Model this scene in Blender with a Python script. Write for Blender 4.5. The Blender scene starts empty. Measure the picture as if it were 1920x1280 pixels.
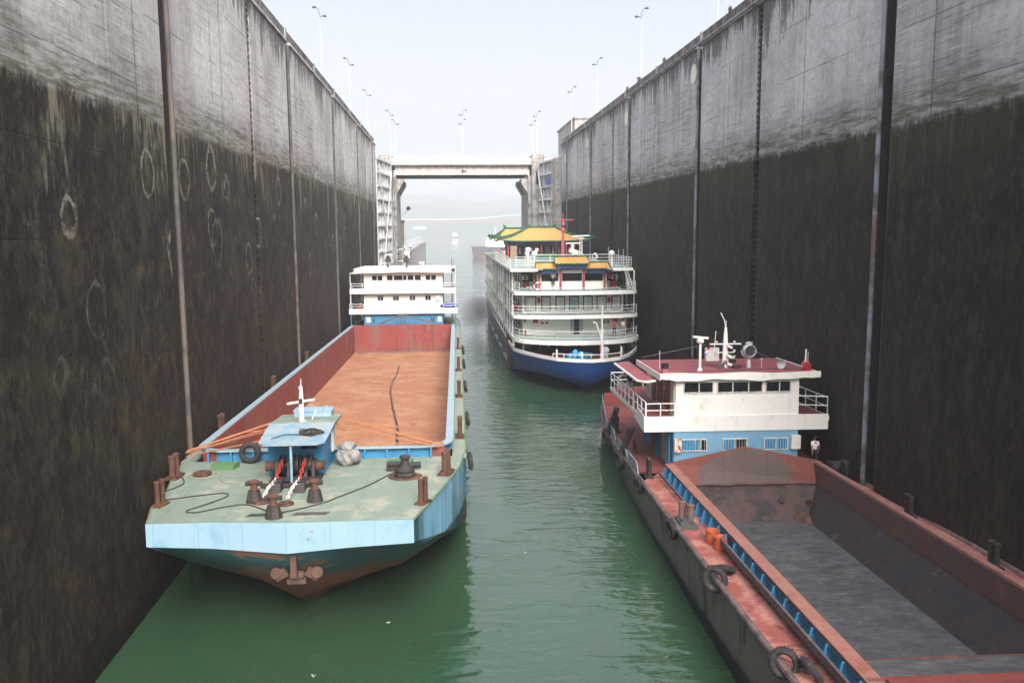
import bpy, bmesh, math, random
from mathutils import Vector, Matrix, Euler
random.seed(7)
S = bpy.context.scene
COL = S.collection
R = math.radians

# ------------------------------------------------------------------ camera
cd = bpy.data.cameras.new('camera'); cam = bpy.data.objects.new('camera', cd); COL.objects.link(cam)
S.camera = cam
cd.sensor_width = 36.0; cd.sensor_fit = 'HORIZONTAL'; cd.lens = 36*1624.36/1920
cd.clip_start = 0.3; cd.clip_end = 12000
yaw, pitch, roll = .0743085, .1303225, -.0068125
cy, sy, cp, sp = math.cos(yaw), math.sin(yaw), math.cos(pitch), math.sin(pitch)
fwd = Vector((sy*cp, cy*cp, -sp)); right = Vector((cy, -sy, 0)); up = right.cross(fwd)
r2 = math.cos(roll)*right + math.sin(roll)*up; u2 = -math.sin(roll)*right + math.cos(roll)*up
cam.matrix_world = Matrix(((r2.x, u2.x, -fwd.x, 0), (r2.y, u2.y, -fwd.y, 0), (r2.z, u2.z, -fwd.z, 15.755), (0, 0, 0, 1)))

# ------------------------------------------------------------------ light
SUN_DIR = Vector((.26, -1.3, 1.0)).normalized()          # towards the sun
elev = math.asin(SUN_DIR.z); azim = math.atan2(SUN_DIR.x, SUN_DIR.y)
W = bpy.data.worlds.new('World'); S.world = W; W.use_nodes = True
wn = W.node_tree.nodes; wl = W.node_tree.links; wn.clear()
sky = wn.new('ShaderNodeTexSky'); sky.sky_type = 'NISHITA'; sky.sun_disc = False
sky.sun_elevation = elev; sky.sun_rotation = azim
sky.air_density = 1.0; sky.dust_density = 4.0; sky.ozone_density = 1.0
hs = wn.new('ShaderNodeHueSaturation'); hs.inputs['Saturation'].default_value = .36; hs.inputs['Value'].default_value = 1.34
bg = wn.new('ShaderNodeBackground'); bg.inputs['Strength'].default_value = .15
wo = wn.new('ShaderNodeOutputWorld')
# overcast veil: the cloud layer is brighter overhead than at the horizon
tcw = wn.new('ShaderNodeTexCoord'); sx = wn.new('ShaderNodeSeparateXYZ'); mz = wn.new('ShaderNodeMapRange')
mz.inputs['From Min'].default_value = .24; mz.inputs['From Max'].default_value = .9; mz.inputs['To Min'].default_value = .88; mz.inputs['To Max'].default_value = 2.9
wl.new(tcw.outputs['Generated'], sx.inputs[0]); wl.new(sx.outputs['Z'], mz.inputs['Value'])
sc_ = wn.new('ShaderNodeVectorMath'); sc_.operation = 'SCALE'
wl.new(sky.outputs[0], hs.inputs['Color']); tn = wn.new('ShaderNodeVectorMath'); tn.operation = 'MULTIPLY'; tn.inputs[1].default_value = (.985, .995, 1.02); wl.new(hs.outputs[0], tn.inputs[0]); wl.new(tn.outputs[0], sc_.inputs[0]); wl.new(mz.outputs[0], sc_.inputs['Scale']); wl.new(sc_.outputs[0], bg.inputs['Color']); wl.new(bg.outputs[0], wo.inputs['Surface'])
ld = bpy.data.lights.new('sun', 'SUN'); sun = bpy.data.objects.new('sun', ld); COL.objects.link(sun)
ld.energy = 2.3; ld.angle = R(26); ld.color = (1.0, .95, .88)
sun.rotation_euler = SUN_DIR.to_track_quat('Z', 'Y').to_euler()
S.view_settings.view_transform = 'Standard'; S.view_settings.look = 'None'
S.view_settings.exposure = 0.14; S.view_settings.gamma = 1.0
S.cycles.volume_bounces = 1; S.cycles.max_bounces = 8

# ------------------------------------------------------------------ mesh builder
class MB:
    def __init__(s): s.v = []; s.f = []
    def add(s, vs, fs):
        o = len(s.v); s.v += [tuple(p) for p in vs]; s.f += [tuple(i+o for i in f) for f in fs]; return s
    def hexa(s, p):
        return s.add(p, [(0,3,2,1),(4,5,6,7),(0,1,5,4),(1,2,6,5),(2,3,7,6),(3,0,4,7)])
    def box(s, x0, x1, y0, y1, z0, z1):
        return s.hexa([(x0,y0,z0),(x1,y0,z0),(x1,y1,z0),(x0,y1,z0),(x0,y0,z1),(x1,y0,z1),(x1,y1,z1),(x0,y1,z1)])
    def obox(s, c, sz, rot=(0,0,0)):
        m = Euler(rot).to_matrix(); c = Vector(c); hx, hy, hz = [q/2 for q in sz]
        return s.hexa([c+m@Vector(q) for q in [(-hx,-hy,-hz),(hx,-hy,-hz),(hx,hy,-hz),(-hx,hy,-hz),(-hx,-hy,hz),(hx,-hy,hz),(hx,hy,hz),(-hx,hy,hz)]])
    def poly(s, pts): return s.add(pts, [tuple(range(len(pts)))])
    def prism(s, pts, d):
        """polygon (3-D points) extruded by vector d"""
        n = len(pts); d = Vector(d); a = [Vector(p) for p in pts]; b = [p+d for p in a]
        return s.add(a+b, [tuple(range(n))[::-1], tuple(range(n, 2*n))] + [(i, (i+1) % n, n+(i+1) % n, n+i) for i in range(n)])
    def pz(s, p2, z0, z1): return s.prism([(x, y, z0) for x, y in p2], (0, 0, z1-z0))
    def cyl(s, p, q, r0, r1=None, n=10, cap=True):
        if r1 is None: r1 = r0
        p = Vector(p); q = Vector(q); d = (q-p)
        if d.length < 1e-6: return s
        d.normalize(); a = d.orthogonal().normalized(); b = d.cross(a)
        vs = []
        for c, r in ((p, r0), (q, r1)):
            for i in range(n):
                t = 2*math.pi*(i+.5)/n; vs.append(c + a*math.cos(t)*r + b*math.sin(t)*r)
        fs = [(i, (i+1) % n, n+(i+1) % n, n+i) for i in range(n)]
        if cap: fs += [tuple(range(n))[::-1], tuple(range(n, 2*n))]
        return s.add(vs, fs)
    def tube(s, pts, r, n=6):
        pts = [Vector(p) for p in pts]; vs = []; m = len(pts)
        ref = Vector((0, 0, 1)); prev = None
        for i, p in enumerate(pts):
            d = (pts[min(i+1, m-1)] - pts[max(i-1, 0)]).normalized()
            a = prev - d*prev.dot(d) if prev is not None else (d.orthogonal())
            if a.length < 1e-5: a = d.orthogonal()
            a.normalize(); prev = a; b = d.cross(a)
            rr = r[i] if isinstance(r, (list, tuple)) else r
            for k in range(n):
                t = 2*math.pi*k/n; vs.append(p + a*math.cos(t)*rr + b*math.sin(t)*rr)
        fs = [(i*n+k, i*n+(k+1) % n, (i+1)*n+(k+1) % n, (i+1)*n+k) for i in range(m-1) for k in range(n)]
        fs += [tuple(range(n))[::-1], tuple(range((m-1)*n, m*n))]
        return s.add(vs, fs)
    def lathe(s, prof, c=(0,0,0), n=16, ax=(0,0,1)):
        q = Vector((0,0,1)).rotation_difference(Vector(ax)).to_matrix(); c = Vector(c); vs = []
        for r, z in prof:
            for k in range(n):
                t = 2*math.pi*k/n; vs.append(c + q@Vector((math.cos(t)*r, math.sin(t)*r, z)))
        m = len(prof)
        fs = [(i*n+k, i*n+(k+1) % n, (i+1)*n+(k+1) % n, (i+1)*n+k) for i in range(m-1) for k in range(n)]
        if prof[0][0] > 1e-4: fs.append(tuple(range(n))[::-1])
        if prof[-1][0] > 1e-4: fs.append(tuple(range((m-1)*n, m*n)))
        return s.add(vs, fs)
    def torus(s, c, ax, Rr, r, n=24, m=8, fl=1.0):
        q = Vector((0,0,1)).rotation_difference(Vector(ax)).to_matrix(); c = Vector(c); vs = []
        for i in range(n):
            t = 2*math.pi*i/n
            for k in range(m):
                a = 2*math.pi*k/m; rr = Rr+r*math.cos(a); vs.append(c+q@Vector((rr*math.cos(t), rr*math.sin(t), r*fl*math.sin(a))))
        return s.add(vs, [(i*m+k, ((i+1) % n)*m+k, ((i+1) % n)*m+(k+1) % m, i*m+(k+1) % m) for i in range(n) for k in range(m)])
    def grid(s, fn, nu, nv):
        vs = [fn(i/nu, j/nv) for i in range(nu+1) for j in range(nv+1)]
        return s.add(vs, [(i*(nv+1)+j, (i+1)*(nv+1)+j, (i+1)*(nv+1)+j+1, i*(nv+1)+j+1) for i in range(nu) for j in range(nv)])
    def sph(s, c, r, n=12, m=8, sc=(1,1,1)):
        return s.grid(lambda a, b: (c[0]+r*sc[0]*math.cos(2*math.pi*a)*math.sin(math.pi*b), c[1]+r*sc[1]*math.sin(2*math.pi*a)*math.sin(math.pi*b), c[2]-r*sc[2]*math.cos(math.pi*b)), n, m)
    def rail(s, pts, h=1.0, bars=(1.0,.66,.33), r=.025, post=1.8, closed=False, pr=None):
        pts = [Vector(p) for p in pts]
        for a, b in zip(pts, pts[1:]):
            L = (b-a).length; n = max(1, round(L/post))
            for k in bars: s.cyl(a+Vector((0,0,h*k)), b+Vector((0,0,h*k)), r*1.15 if k == 1.0 else r, n=5)
            for i in range(n+1):
                p = a.lerp(b, i/n); s.cyl(p, p+Vector((0,0,h)), pr or r*1.2, n=5)
        return s
    def build(s, name, m, parent=None, smooth=False, weld=False, **kw):
        me = bpy.data.meshes.new(name); me.from_pydata([tuple(v) for v in s.v], [], s.f)
        bm = bmesh.new(); bm.from_mesh(me)
        if weld: bmesh.ops.remove_doubles(bm, verts=bm.verts, dist=1e-4)
        bmesh.ops.recalc_face_normals(bm, faces=bm.faces)
        if smooth:
            for f in bm.faces: f.smooth = True
        bm.to_mesh(me); bm.free()
        if smooth: me.set_sharp_from_angle(angle=R(smooth if smooth is not True else 40))
        me.materials.append(m)
        o = bpy.data.objects.new(name, me); COL.objects.link(o)
        if parent: o.parent = parent
        if kw: tag(o, **kw)
        return o

def tag(o, label=None, cat=None, group=None, kind=None):
    if label: o['label'] = label
    if cat: o['category'] = cat
    if group: o['group'] = group
    if kind: o['kind'] = kind
    return o
def empty(name, loc=(0,0,0), rot=(0,0,0), **kw):
    o = bpy.data.objects.new(name, None); o.empty_display_size = .5; COL.objects.link(o); o.location = loc; o.rotation_euler = rot
    return tag(o, **kw)
def copy_tree(o, loc=None, rot=None, parent=None, label=None, scale=None):
    c = o.copy(); COL.objects.link(c)
    if parent: c.parent = parent
    if loc is not None: c.location = loc
    if rot is not None: c.rotation_euler = rot
    if scale is not None: c.scale = scale
    if label: c['label'] = label
    for ch in list(o.children): copy_tree(ch, parent=c)
    return c

# ------------------------------------------------------------------ materials
def srgb(r, g, b):
    f = lambda c: ((c/255+.055)/1.055)**2.4 if c/255 > .04045 else c/255/12.92
    return (f(r), f(g), f(b), 1)
class NT:
    def __init__(s, name):
        s.m = bpy.data.materials.new(name); s.m.use_nodes = True; s.t = s.m.node_tree; s.n = s.t.nodes; s.l = s.t.links; s.n.clear()
        s.out = s.n.new('ShaderNodeOutputMaterial'); s.b = s.n.new('ShaderNodeBsdfPrincipled'); s.l.new(s.b.outputs[0], s.out.inputs['Surface'])
        s.tc = s.n.new('ShaderNodeTexCoord')
    def mapn(s, sc=(1,1,1), loc=(0,0,0), rot=(0,0,0)):
        q = s.n.new('ShaderNodeMapping'); q.inputs['Scale'].default_value = sc; q.inputs['Location'].default_value = loc; q.inputs['Rotation'].default_value = rot
        s.l.new(s.tc.outputs['Object'], q.inputs['Vector']); return q.outputs[0]
    def noise(s, scale=1, detail=4, rough=.55, vec=None, dist=0):
        q = s.n.new('ShaderNodeTexNoise'); q.inputs['Scale'].default_value = scale; q.inputs['Detail'].default_value = detail
        q.inputs['Roughness'].default_value = rough; q.inputs['Distortion'].default_value = dist
        s.l.new(vec if vec is not None else s.tc.outputs['Object'], q.inputs['Vector']); return q.outputs['Fac']
    def ramp(s, fac, a, b, inv=False):
        q = s.n.new('ShaderNodeMapRange'); q.interpolation_type = 'SMOOTHSTEP'; s.l.new(fac, q.inputs['Value'])
        q.inputs['From Min'].default_value = a; q.inputs['From Max'].default_value = b
        q.inputs['To Min'].default_value = 1 if inv else 0; q.inputs['To Max'].default_value = 0 if inv else 1; return q.outputs[0]
    def math(s, op, a, b=None, c=None):
        q = s.n.new('ShaderNodeMath'); q.operation = op
        for i, x in enumerate((a, b, c)):
            if x is None: continue
            if isinstance(x, (int, float)): q.inputs[i].default_value = x
            else: s.l.new(x, q.inputs[i])
        return q.outputs[0]
    def mix(s, fac, a, b, mode='MIX'):
        q = s.n.new('ShaderNodeMix'); q.data_type = 'RGBA'; q.blend_type = mode
        for k, x in ((0, fac), (6, a), (7, b)):
            if isinstance(x, (int, float)): q.inputs[k].default_value = x
            elif isinstance(x, tuple): q.inputs[k].default_value = x if len(x) == 4 else x+(1,)
            else: s.l.new(x, q.inputs[k])
        return q.outputs[2]
    def sep(s):
        q = s.n.new('ShaderNodeSeparateXYZ'); s.l.new(s.tc.outputs['Object'], q.inputs[0]); return q.outputs
    def col(s, c):
        if isinstance(c, tuple): s.b.inputs['Base Color'].default_value = c
        else: s.l.new(c, s.b.inputs['Base Color'])
    def bump(s, h, st=.3, d=.05):
        q = s.n.new('ShaderNodeBump'); q.inputs['Strength'].default_value = st; q.inputs['Distance'].default_value = d
        s.l.new(h, q.inputs['Height']); s.l.new(q.outputs[0], s.b.inputs['Normal'])
    def set(s, **k):
        for a, v in k.items():
            a = {'rough':'Roughness','metal':'Metallic','spec':'Specular IOR Level','ior':'IOR','trans':'Transmission Weight','alpha':'Alpha'}[a]
            if isinstance(v, (int, float)): s.b.inputs[a].default_value = v
            else: s.l.new(v, s.b.inputs[a])
MATS = {}
def M(name, c=None, rough=.6, metal=0, var=.12, vs=1.5, dirt=None, da=(.5,.75), ds=.7, rust=None, ra=(.62,.7), rs=1.2, streak=None, sa=(.5,.8), plate=None, bump=.15, bs=8, rustc=(110,55,35)):
    """painted / raw surface with blotchy colour, dirt, rust and vertical streaks"""
    if name in MATS: return MATS[name]
    t = NT(name); c = srgb(*c)
    n1 = t.noise(vs, 6)
    k = t.mix(n1, tuple(x*(1-var) for x in c[:3])+(1,), tuple(min(1, x*(1+var)) for x in c[:3])+(1,))
    if plate:   # faint seams between plates: (dx, dy, strength)
        x, y, z = t.sep()
        l = None
        for ax, d in zip((x, y, z), plate[:3]):
            if not d: continue
            f = t.math('ABSOLUTE', t.math('SUBTRACT', t.math('FRACT', t.math('DIVIDE', ax, d)), .5))
            g = t.ramp(f, .5-.03/d, .5-.012/d)
            l = g if l is None else t.math('MAXIMUM', l, g)
        k = t.mix(t.math('MULTIPLY', l, plate[3]), k, tuple(x*.45 for x in c[:3])+(1,))
    if dirt: k = t.mix(t.ramp(t.noise(ds, 9, .65), *da), k, srgb(*dirt))
    if streak: k = t.mix(t.ramp(t.noise(1, 7, .6, t.mapn((2.2, 2.2, .18))), *sa), k, srgb(*streak))
    if rust: k = t.mix(t.ramp(t.noise(rs, 10, .7), *ra), k, srgb(*rustc) if rust is True else srgb(*rust))
    t.col(k); t.set(rough=rough, metal=metal)
    if bump: t.bump(t.noise(bs, 5, .6), bump, .02)
    MATS[name] = t.m; return t.m
# ================================================================== SETTING
XL, XR, YE = -12.6, 21.4, 162.0
def wall_material(name, warm, seed, rings=True):
    t = NT(name); x, y, z = t.sep(); o = (0, seed*17.3, seed*3.1)
    fine = t.noise(2.6, 10, .75, t.mapn((1,1,1), o)); mid = t.noise(.55, 8, .7, t.mapn((1,1,1), o)); big = t.noise(.11, 4, .6, t.mapn((1,1,1), o))
    # upper, dry concrete: board-marked and scraped by ropes and hulls
    A_, B_ = ((160,155,151),(220,216,210)) if warm else ((148,147,150),(208,208,211))  # left wall's sun and right wall's shade partly put into these tones
    up = t.mix(t.ramp(big, .3, .7), srgb(*A_), srgb(*B_))
    up = t.mix(t.math('MULTIPLY', t.ramp(fine, .35, .7), .5), up, srgb(112,106,104))
    up = t.mix(t.math('MULTIPLY', t.ramp(t.noise(1, 6, .6, t.mapn((1,.9,.06), o)), .42, .62), .35), up, srgb(214,210,204))
    sc1 = t.ramp(t.noise(1, 6, .8, t.mapn((1,.28,9.0), o, (R(1.5),0,0))), .54, .60)
    sc2 = t.ramp(t.noise(1, 6, .8, t.mapn((1,.22,7.0), (2,seed*9,4), (R(-2),0,0))), .54, .60)
    zone = t.math('MULTIPLY', t.ramp(z, 30, 26.5), t.ramp(t.noise(.09, 3, .5, t.mapn((1,1,1), (7,seed,0))), .32, .55))
    up = t.mix(t.math('MULTIPLY', sc2, t.math('MULTIPLY', zone, .62)), up, srgb(92,86,88))
    up = t.mix(t.math('MULTIPLY', sc1, t.math('MULTIPLY', zone, .55)), up, srgb(214,212,212))
    # black runs hanging from the coping, in broad blocks and thin threads
    blk = t.noise(1, 3, .6, t.mapn((1,.16,.0), (0,seed*5,0)))
    r1 = t.math('ADD', t.noise(1, 8, .68, t.mapn((1,1.6,.16), o)), t.math('MULTIPLY', t.math('SUBTRACT', z, 28.7), .085))
    r1 = t.math('ADD', r1, t.math('MULTIPLY', t.math('SUBTRACT', blk, .5), .55))
    r1 = t.math('ADD', r1, t.math('MULTIPLY', t.math('SUBTRACT', fine, .5), .28))
    up = t.mix(t.math('MULTIPLY', t.ramp(r1, .52, .66), .8), up, srgb(66,62,60))
    r2 = t.math('ADD', t.noise(1, 4, .5, t.mapn((1,3.1,.02), (0,4+seed,0))), t.math('MULTIPLY', t.math('SUBTRACT', fine, .5), .2))
    up = t.mix(t.math('MULTIPLY', t.ramp(r2, .62, .72), .4), up, srgb(96,91,88))
    # olive brown tide zone just above the water mark
    e = t.math('ADD', z, t.math('MULTIPLY', t.math('SUBTRACT', mid, .5), 3.0))
    ol = t.math('MULTIPLY', t.ramp(e, 23.6, 20.6), t.math('ADD', .35, t.math('MULTIPLY', t.ramp(t.noise(1, 7, .75, t.mapn((1,.4,3.5), o)), .4, .6), .55)))
    up = t.mix(ol, up, srgb(88,82,64) if warm else srgb(76,76,58))
    # lower, wet algae face
    f2 = t.noise(1, 11, .78, t.mapn((1,3.4,1.6), o))
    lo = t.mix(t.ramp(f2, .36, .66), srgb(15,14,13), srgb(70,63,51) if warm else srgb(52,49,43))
    mot = t.noise(1, 11, .82, t.mapn((1,1.3,.8), (4,seed*3,8)))
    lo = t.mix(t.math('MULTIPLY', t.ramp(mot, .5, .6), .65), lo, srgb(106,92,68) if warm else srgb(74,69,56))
    lo = t.mix(t.math('MULTIPLY', t.ramp(mot, .47, .38), .6), lo, srgb(14,14,13))
    lo = t.mix(t.math('MULTIPLY', t.ramp(mid, .42, .62), .55), lo, srgb(26,26,23))
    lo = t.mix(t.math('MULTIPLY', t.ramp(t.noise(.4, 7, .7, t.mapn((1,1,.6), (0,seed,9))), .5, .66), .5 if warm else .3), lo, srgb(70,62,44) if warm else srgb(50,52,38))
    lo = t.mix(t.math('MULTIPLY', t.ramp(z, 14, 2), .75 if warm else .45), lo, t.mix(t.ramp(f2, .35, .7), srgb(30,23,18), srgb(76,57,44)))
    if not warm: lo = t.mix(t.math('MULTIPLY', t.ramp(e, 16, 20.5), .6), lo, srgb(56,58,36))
    sp_ = t.ramp(t.noise(1, 7, .7, t.mapn((1,4.5,1.3), (3,seed,1))), .60, .69)
    lo = t.mix(t.math('MULTIPLY', sp_, t.math('MULTIPLY', t.ramp(t.noise(.2, 3), .42, .6), .6 if warm else .3)), lo, srgb(132,126,110))
    dm = t.math('ADD', t.noise(1, 8, .7, t.mapn((1,2.0,.26), o)), t.math('MULTIPLY', t.math('SUBTRACT', z, 20.2), .030))
    dm = t.math('ADD', dm, t.math('MULTIPLY', t.math('SUBTRACT', t.noise(1, 3, .5, t.mapn((1,.25,.12), o)), .5), .5))
    dm = t.math('ADD', dm, t.math('MULTIPLY', t.math('SUBTRACT', fine, .5), .25))
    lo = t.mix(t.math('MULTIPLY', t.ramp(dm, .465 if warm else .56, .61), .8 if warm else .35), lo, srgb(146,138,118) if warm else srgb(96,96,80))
    if rings:   # pale rings rubbed by tyre fenders
        for q, (sc_, rr_, th) in enumerate(((.31, .27, .5), (.22, .24, .62))):
            v = t.n.new('ShaderNodeTexVoronoi'); v.inputs['Scale'].default_value = 1; v.inputs['Randomness'].default_value = 1.0
            t.l.new(t.mapn((0,sc_,sc_*.82), (0,seed*2+q*5,q*3)), v.inputs['Vector'])
            d = t.math('ADD', v.outputs['Distance'], t.math('ADD', t.math('MULTIPLY', t.math('SUBTRACT', mid, .5), .30), t.math('MULTIPLY', t.math('SUBTRACT', fine, .5), .10)))
            ring = t.math('MULTIPLY', t.ramp(d, rr_-.05, rr_-.02), t.ramp(d, rr_+.02, rr_))
            sp = t.n.new('ShaderNodeSeparateColor'); t.l.new(v.outputs['Color'], sp.inputs[0])
            ring = t.math('MULTIPLY', ring, t.math('GREATER_THAN', sp.outputs[0], th))
            ring = t.math('MULTIPLY', ring, t.math('MULTIPLY', t.ramp(fine, .38, .52), t.ramp(mid, .35, .47)))
            ring = t.math('MULTIPLY', ring, t.ramp(z, 8, 18))
            lo = t.mix(t.math('MULTIPLY', ring, .9), lo, srgb(160,152,134))
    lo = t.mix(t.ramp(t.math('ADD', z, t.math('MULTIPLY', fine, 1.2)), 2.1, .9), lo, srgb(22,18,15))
    pt1 = t.ramp(t.noise(1, 6, .72, t.mapn((1,.32,.22), (9,seed*4,2))), .54, .60); pt2 = t.ramp(t.noise(1, 7, .75, t.mapn((1,.5,.3), (1,seed*6,5))), .56, .62)
    lo = t.mix(t.math('MULTIPLY', pt1, .55), lo, srgb(18,18,17)); lo = t.mix(t.math('MULTIPLY', pt2, .38), lo, srgb(86,76,52) if warm else srgb(62,64,42))
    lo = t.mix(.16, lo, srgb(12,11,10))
    edge = t.math('ADD', z, t.math('ADD', t.math('MULTIPLY', t.math('SUBTRACT', f2, .5), 1.5), t.math('MULTIPLY', t.math('SUBTRACT', mid, .5), 1.4)))
    c = t.mix(t.ramp(edge, 20.2, 20.75), lo, up)
    fy = t.math('ABSOLUTE', t.math('SUBTRACT', t.math('FRACT', t.math('DIVIDE', t.math('ADD', y, 4.3), 14.0)), .5))
    fz = t.math('ABSOLUTE', t.math('SUBTRACT', t.math('FRACT', t.math('DIVIDE', z, 3.1)), .5))
    fy2 = t.math('ABSOLUTE', t.math('SUBTRACT', t.math('FRACT', t.math('DIVIDE', y, 3.5)), .5))
    wob = t.math('MULTIPLY', t.math('SUBTRACT', t.noise(2, 4), .5), .012)
    j = t.math('MAXIMUM', t.ramp(t.math('ADD', fy, wob), .494, .497), t.math('MULTIPLY', t.ramp(t.math('ADD', fz, wob), .488, .494), t.ramp(t.noise(.3,5), .45, .6)))
    j = t.math('MAXIMUM', j, t.math('MULTIPLY', t.ramp(fy2, .487, .494), .35))
    c = t.mix(t.math('MULTIPLY', j, .5), c, srgb(42,38,36))
    t.col(c); t.set(rough=.8, spec=.2)
    t.bump(t.math('SUBTRACT', t.math('ADD', fine, t.math('MULTIPLY', sc1, .4)), t.math('MULTIPLY', j, 2)), .5, .06)
    return t.m
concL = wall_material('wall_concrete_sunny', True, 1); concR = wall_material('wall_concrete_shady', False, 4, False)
M('conc', (176,170,162), .85, dirt=(120,114,106), da=(.45,.7), streak=(96,90,84), sa=(.52,.72), rust=None, bump=.3, vs=.6)
M('conc_dark', (128,124,120), .9, dirt=(70,66,62), da=(.4,.62), streak=(58,55,52), sa=(.45,.62), bump=.4, vs=.8)
M('coping', (168,166,164), .85, dirt=(104,100,98), da=(.45,.65), bump=.3)
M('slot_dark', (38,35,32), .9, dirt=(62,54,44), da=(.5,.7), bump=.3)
M('slot_steel', (132,138,148), .55, .3, dirt=(92,86,82), da=(.42,.6), rust=(112,90,78), ra=(.56,.66), rs=.25, bump=.3)
M('slot_rust', (108,98,90), .7, .1, dirt=(84,78,76), da=(.42,.58), rust=(98,68,54), ra=(.58,.66), rs=.4, bump=.3)
M('rung', (150,122,108), .8, dirt=(84,70,62), da=(.42,.6))
M('galv', (196,200,204), .45, .3, var=.06); M('lamp_grey', (108,108,112), .5, .2)
M('gate_white', (206,206,204), .55, dirt=(150,146,140), da=(.5,.7), streak=(128,122,114), sa=(.55,.75), rust=(130,88,60), ra=(.66,.72))
M('gate_skin', (132,130,128), .7, streak=(84,80,76), sa=(.45,.65))
M('moss', (84,84,66), .9, var=.4, vs=4)

GR = [(41.1, 42.5), (72.9, 74.2), (100.9, 102.2), (127.9, 129.2), (153.6, 154.8)]
LD = [59.4, 111.6, 142.2]
def lock_wall(side):
    X = XL if side < 0 else XR; s = side
    nm = 'left' if side < 0 else 'right'
    root = empty('lock_wall', (X, -40, 0), label='tall grey and black concrete wall on the %s side of the lock' % nm, cat='lock wall', group='side walls of the lock chamber')
    root.location = (0, 0, 0)
    pts = [(X, -45)]
    nt = sorted([(a, b, .95) for a, b in GR] + [(c-.5, c+.5, .45) for c in LD])
    for a, b, d in nt: pts += [(X, a), (X+s*d, a), (X+s*d, b), (X, b)]
    pts += [(X, YE-.6), (X+s*.5, YE), (X+s*34, YE), (X+s*34, -45)]
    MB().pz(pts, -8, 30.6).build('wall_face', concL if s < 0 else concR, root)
    # coping ledge and parapet (set back from it)
    bl = [-45]+[q for a, b in GR for q in (a-.15, b+.15)]+[YE-.9]
    m = MB()
    for a, b in zip(bl[::2], bl[1::2]): m.hexa([(X-s*.16, a, 30.6), (X+s*.9, a, 30.6), (X+s*.9, b, 30.6), (X-s*.16, b, 30.6), (X-s*.12, a, 30.84), (X+s*.9, a, 30.84), (X+s*.9, b, 30.84), (X-s*.12, b, 30.84)])
    m.build('coping', MATS['coping'], root)
    m = MB(); y = -40.
    while y < YE-2: m.box(min(X+s*.1, X+s*.42), max(X+s*.1, X+s*.42), y+.03, y+9.95, 30.84, 31.72); y += 10.
    m.build('parapet', MATS['conc_dark'], root)
    m = MB(); y = -35.
    while y < YE-2: m.box(min(X+s*.02, X+s*.5), max(X+s*.02, X+s*.5), y-.28, y+.28, 30.84, 31.80); y += 15.5
    m.build('pilaster', MATS['coping'], root)
    if s > 0: MB().cyl((X-s*.3, -40, 30.72), (X-s*.3, YE-1, 30.72), .11, n=8).build('pipe', MATS['slot_steel'], root)
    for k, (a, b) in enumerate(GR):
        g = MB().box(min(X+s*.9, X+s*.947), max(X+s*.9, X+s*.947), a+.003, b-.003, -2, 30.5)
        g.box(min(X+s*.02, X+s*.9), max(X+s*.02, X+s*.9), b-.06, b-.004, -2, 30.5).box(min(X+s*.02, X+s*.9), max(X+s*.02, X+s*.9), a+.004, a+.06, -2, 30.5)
        ch = g.build('mooring_slot', MATS['slot_dark'], root)  # dark lining sheets: wet black plus the slot's inner shade put into colour
        w = b-a; rm = MB()
        rm.cyl((X+s*.05, b-.10, -2), (X+s*.05, b-.10, 30.5), .13, n=10).cyl((X+s*.1, a+.08, -2), (X+s*.1, a+.08, 30.5), .07, n=8)
        rm.build('guide_rail', MATS['slot_rust' if s < 0 else 'slot_steel'], ch)
    for c in LD:
        m = MB().cyl((X+s*.2, c-.38, .2), (X+s*.2, c-.38, 30.4), .035, n=5).cyl((X+s*.2, c+.38, .2), (X+s*.2, c+.38, 30.4), .035, n=5)
        up_ = MB(); z = .5
        while z < 30.4: (up_ if z > 20.6 else m).box(min(X+s*.05, X+s*.22), max(X+s*.05, X+s*.22), c-.4, c+.4, z, z+(.12 if z > 20.6 else .06)); z += .42
        lad = m.build('ladder', MATS['slot_dark'], root); up_.build('rung', MATS['rung' if s < 0 else 'slot_dark'], lad)
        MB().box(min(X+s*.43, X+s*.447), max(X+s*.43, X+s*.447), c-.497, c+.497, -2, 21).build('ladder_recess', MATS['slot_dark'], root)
    return root
lock_wall(-1); lock_wall(1)
# small plants rooted in the right parapet
lf = M('leafy', (70,88,46), .8, var=.4, vs=9)
for k, (y, n) in enumerate(((97.5, 16), (86.5, 10), (66.5, 8), (104, 8))):
    m = MB()
    for i in range(n*7):
        a = random.uniform(0, 6.28); r = random.uniform(0, .3)*(n/10); h = random.uniform(0, .42)
        p = Vector((21.6+r*math.cos(a)*.5, y+1.2*r*math.sin(a), 31.72+h)); q = .13; m.cyl((21.6,y,31.73), p, .012, .006, 4)
        d1 = Vector((random.uniform(-1,1), random.uniform(-1,1), random.uniform(-.4,1))).normalized()*q; d2 = d1.orthogonal().normalized()*q*.45
        m.poly([p-d1, p+d2, p+d1, p-d2])
    m.cyl((21.6, y, 31.66), (21.6, y, 31.85), .04, n=6)
    m.build('wall_plant', lf, label=['bushy green weed growing on the right parapet near the second disc', 'green weed on top of the right parapet beyond the first bush', 'small weed on top of the right wall close to its tall lamp', 'tiny weed far along the right parapet'][k], cat='plant', group='weeds rooted in the right parapet')
# round white discs beside the slots on the right wall
dw = M('disc_white', (226,222,204), .7, dirt=(196,188,164), da=(.5,.7))
for k, (y, z) in enumerate(((75.2, 28.7), (103.3, 28.45), (132.0, 28.2), (155.9, 27.9))):
    MB().cyl((21.4, y, z), (21.34, y, z), .82, n=28).build('wall_disc', dw, label='round white disc on the right wall, ' + ['the nearest and largest', 'second nearest, beside the second slot', 'third along the wall, small', 'farthest, by the wall end'][k], cat='marker disc', group='round white discs on the right wall')

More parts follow.
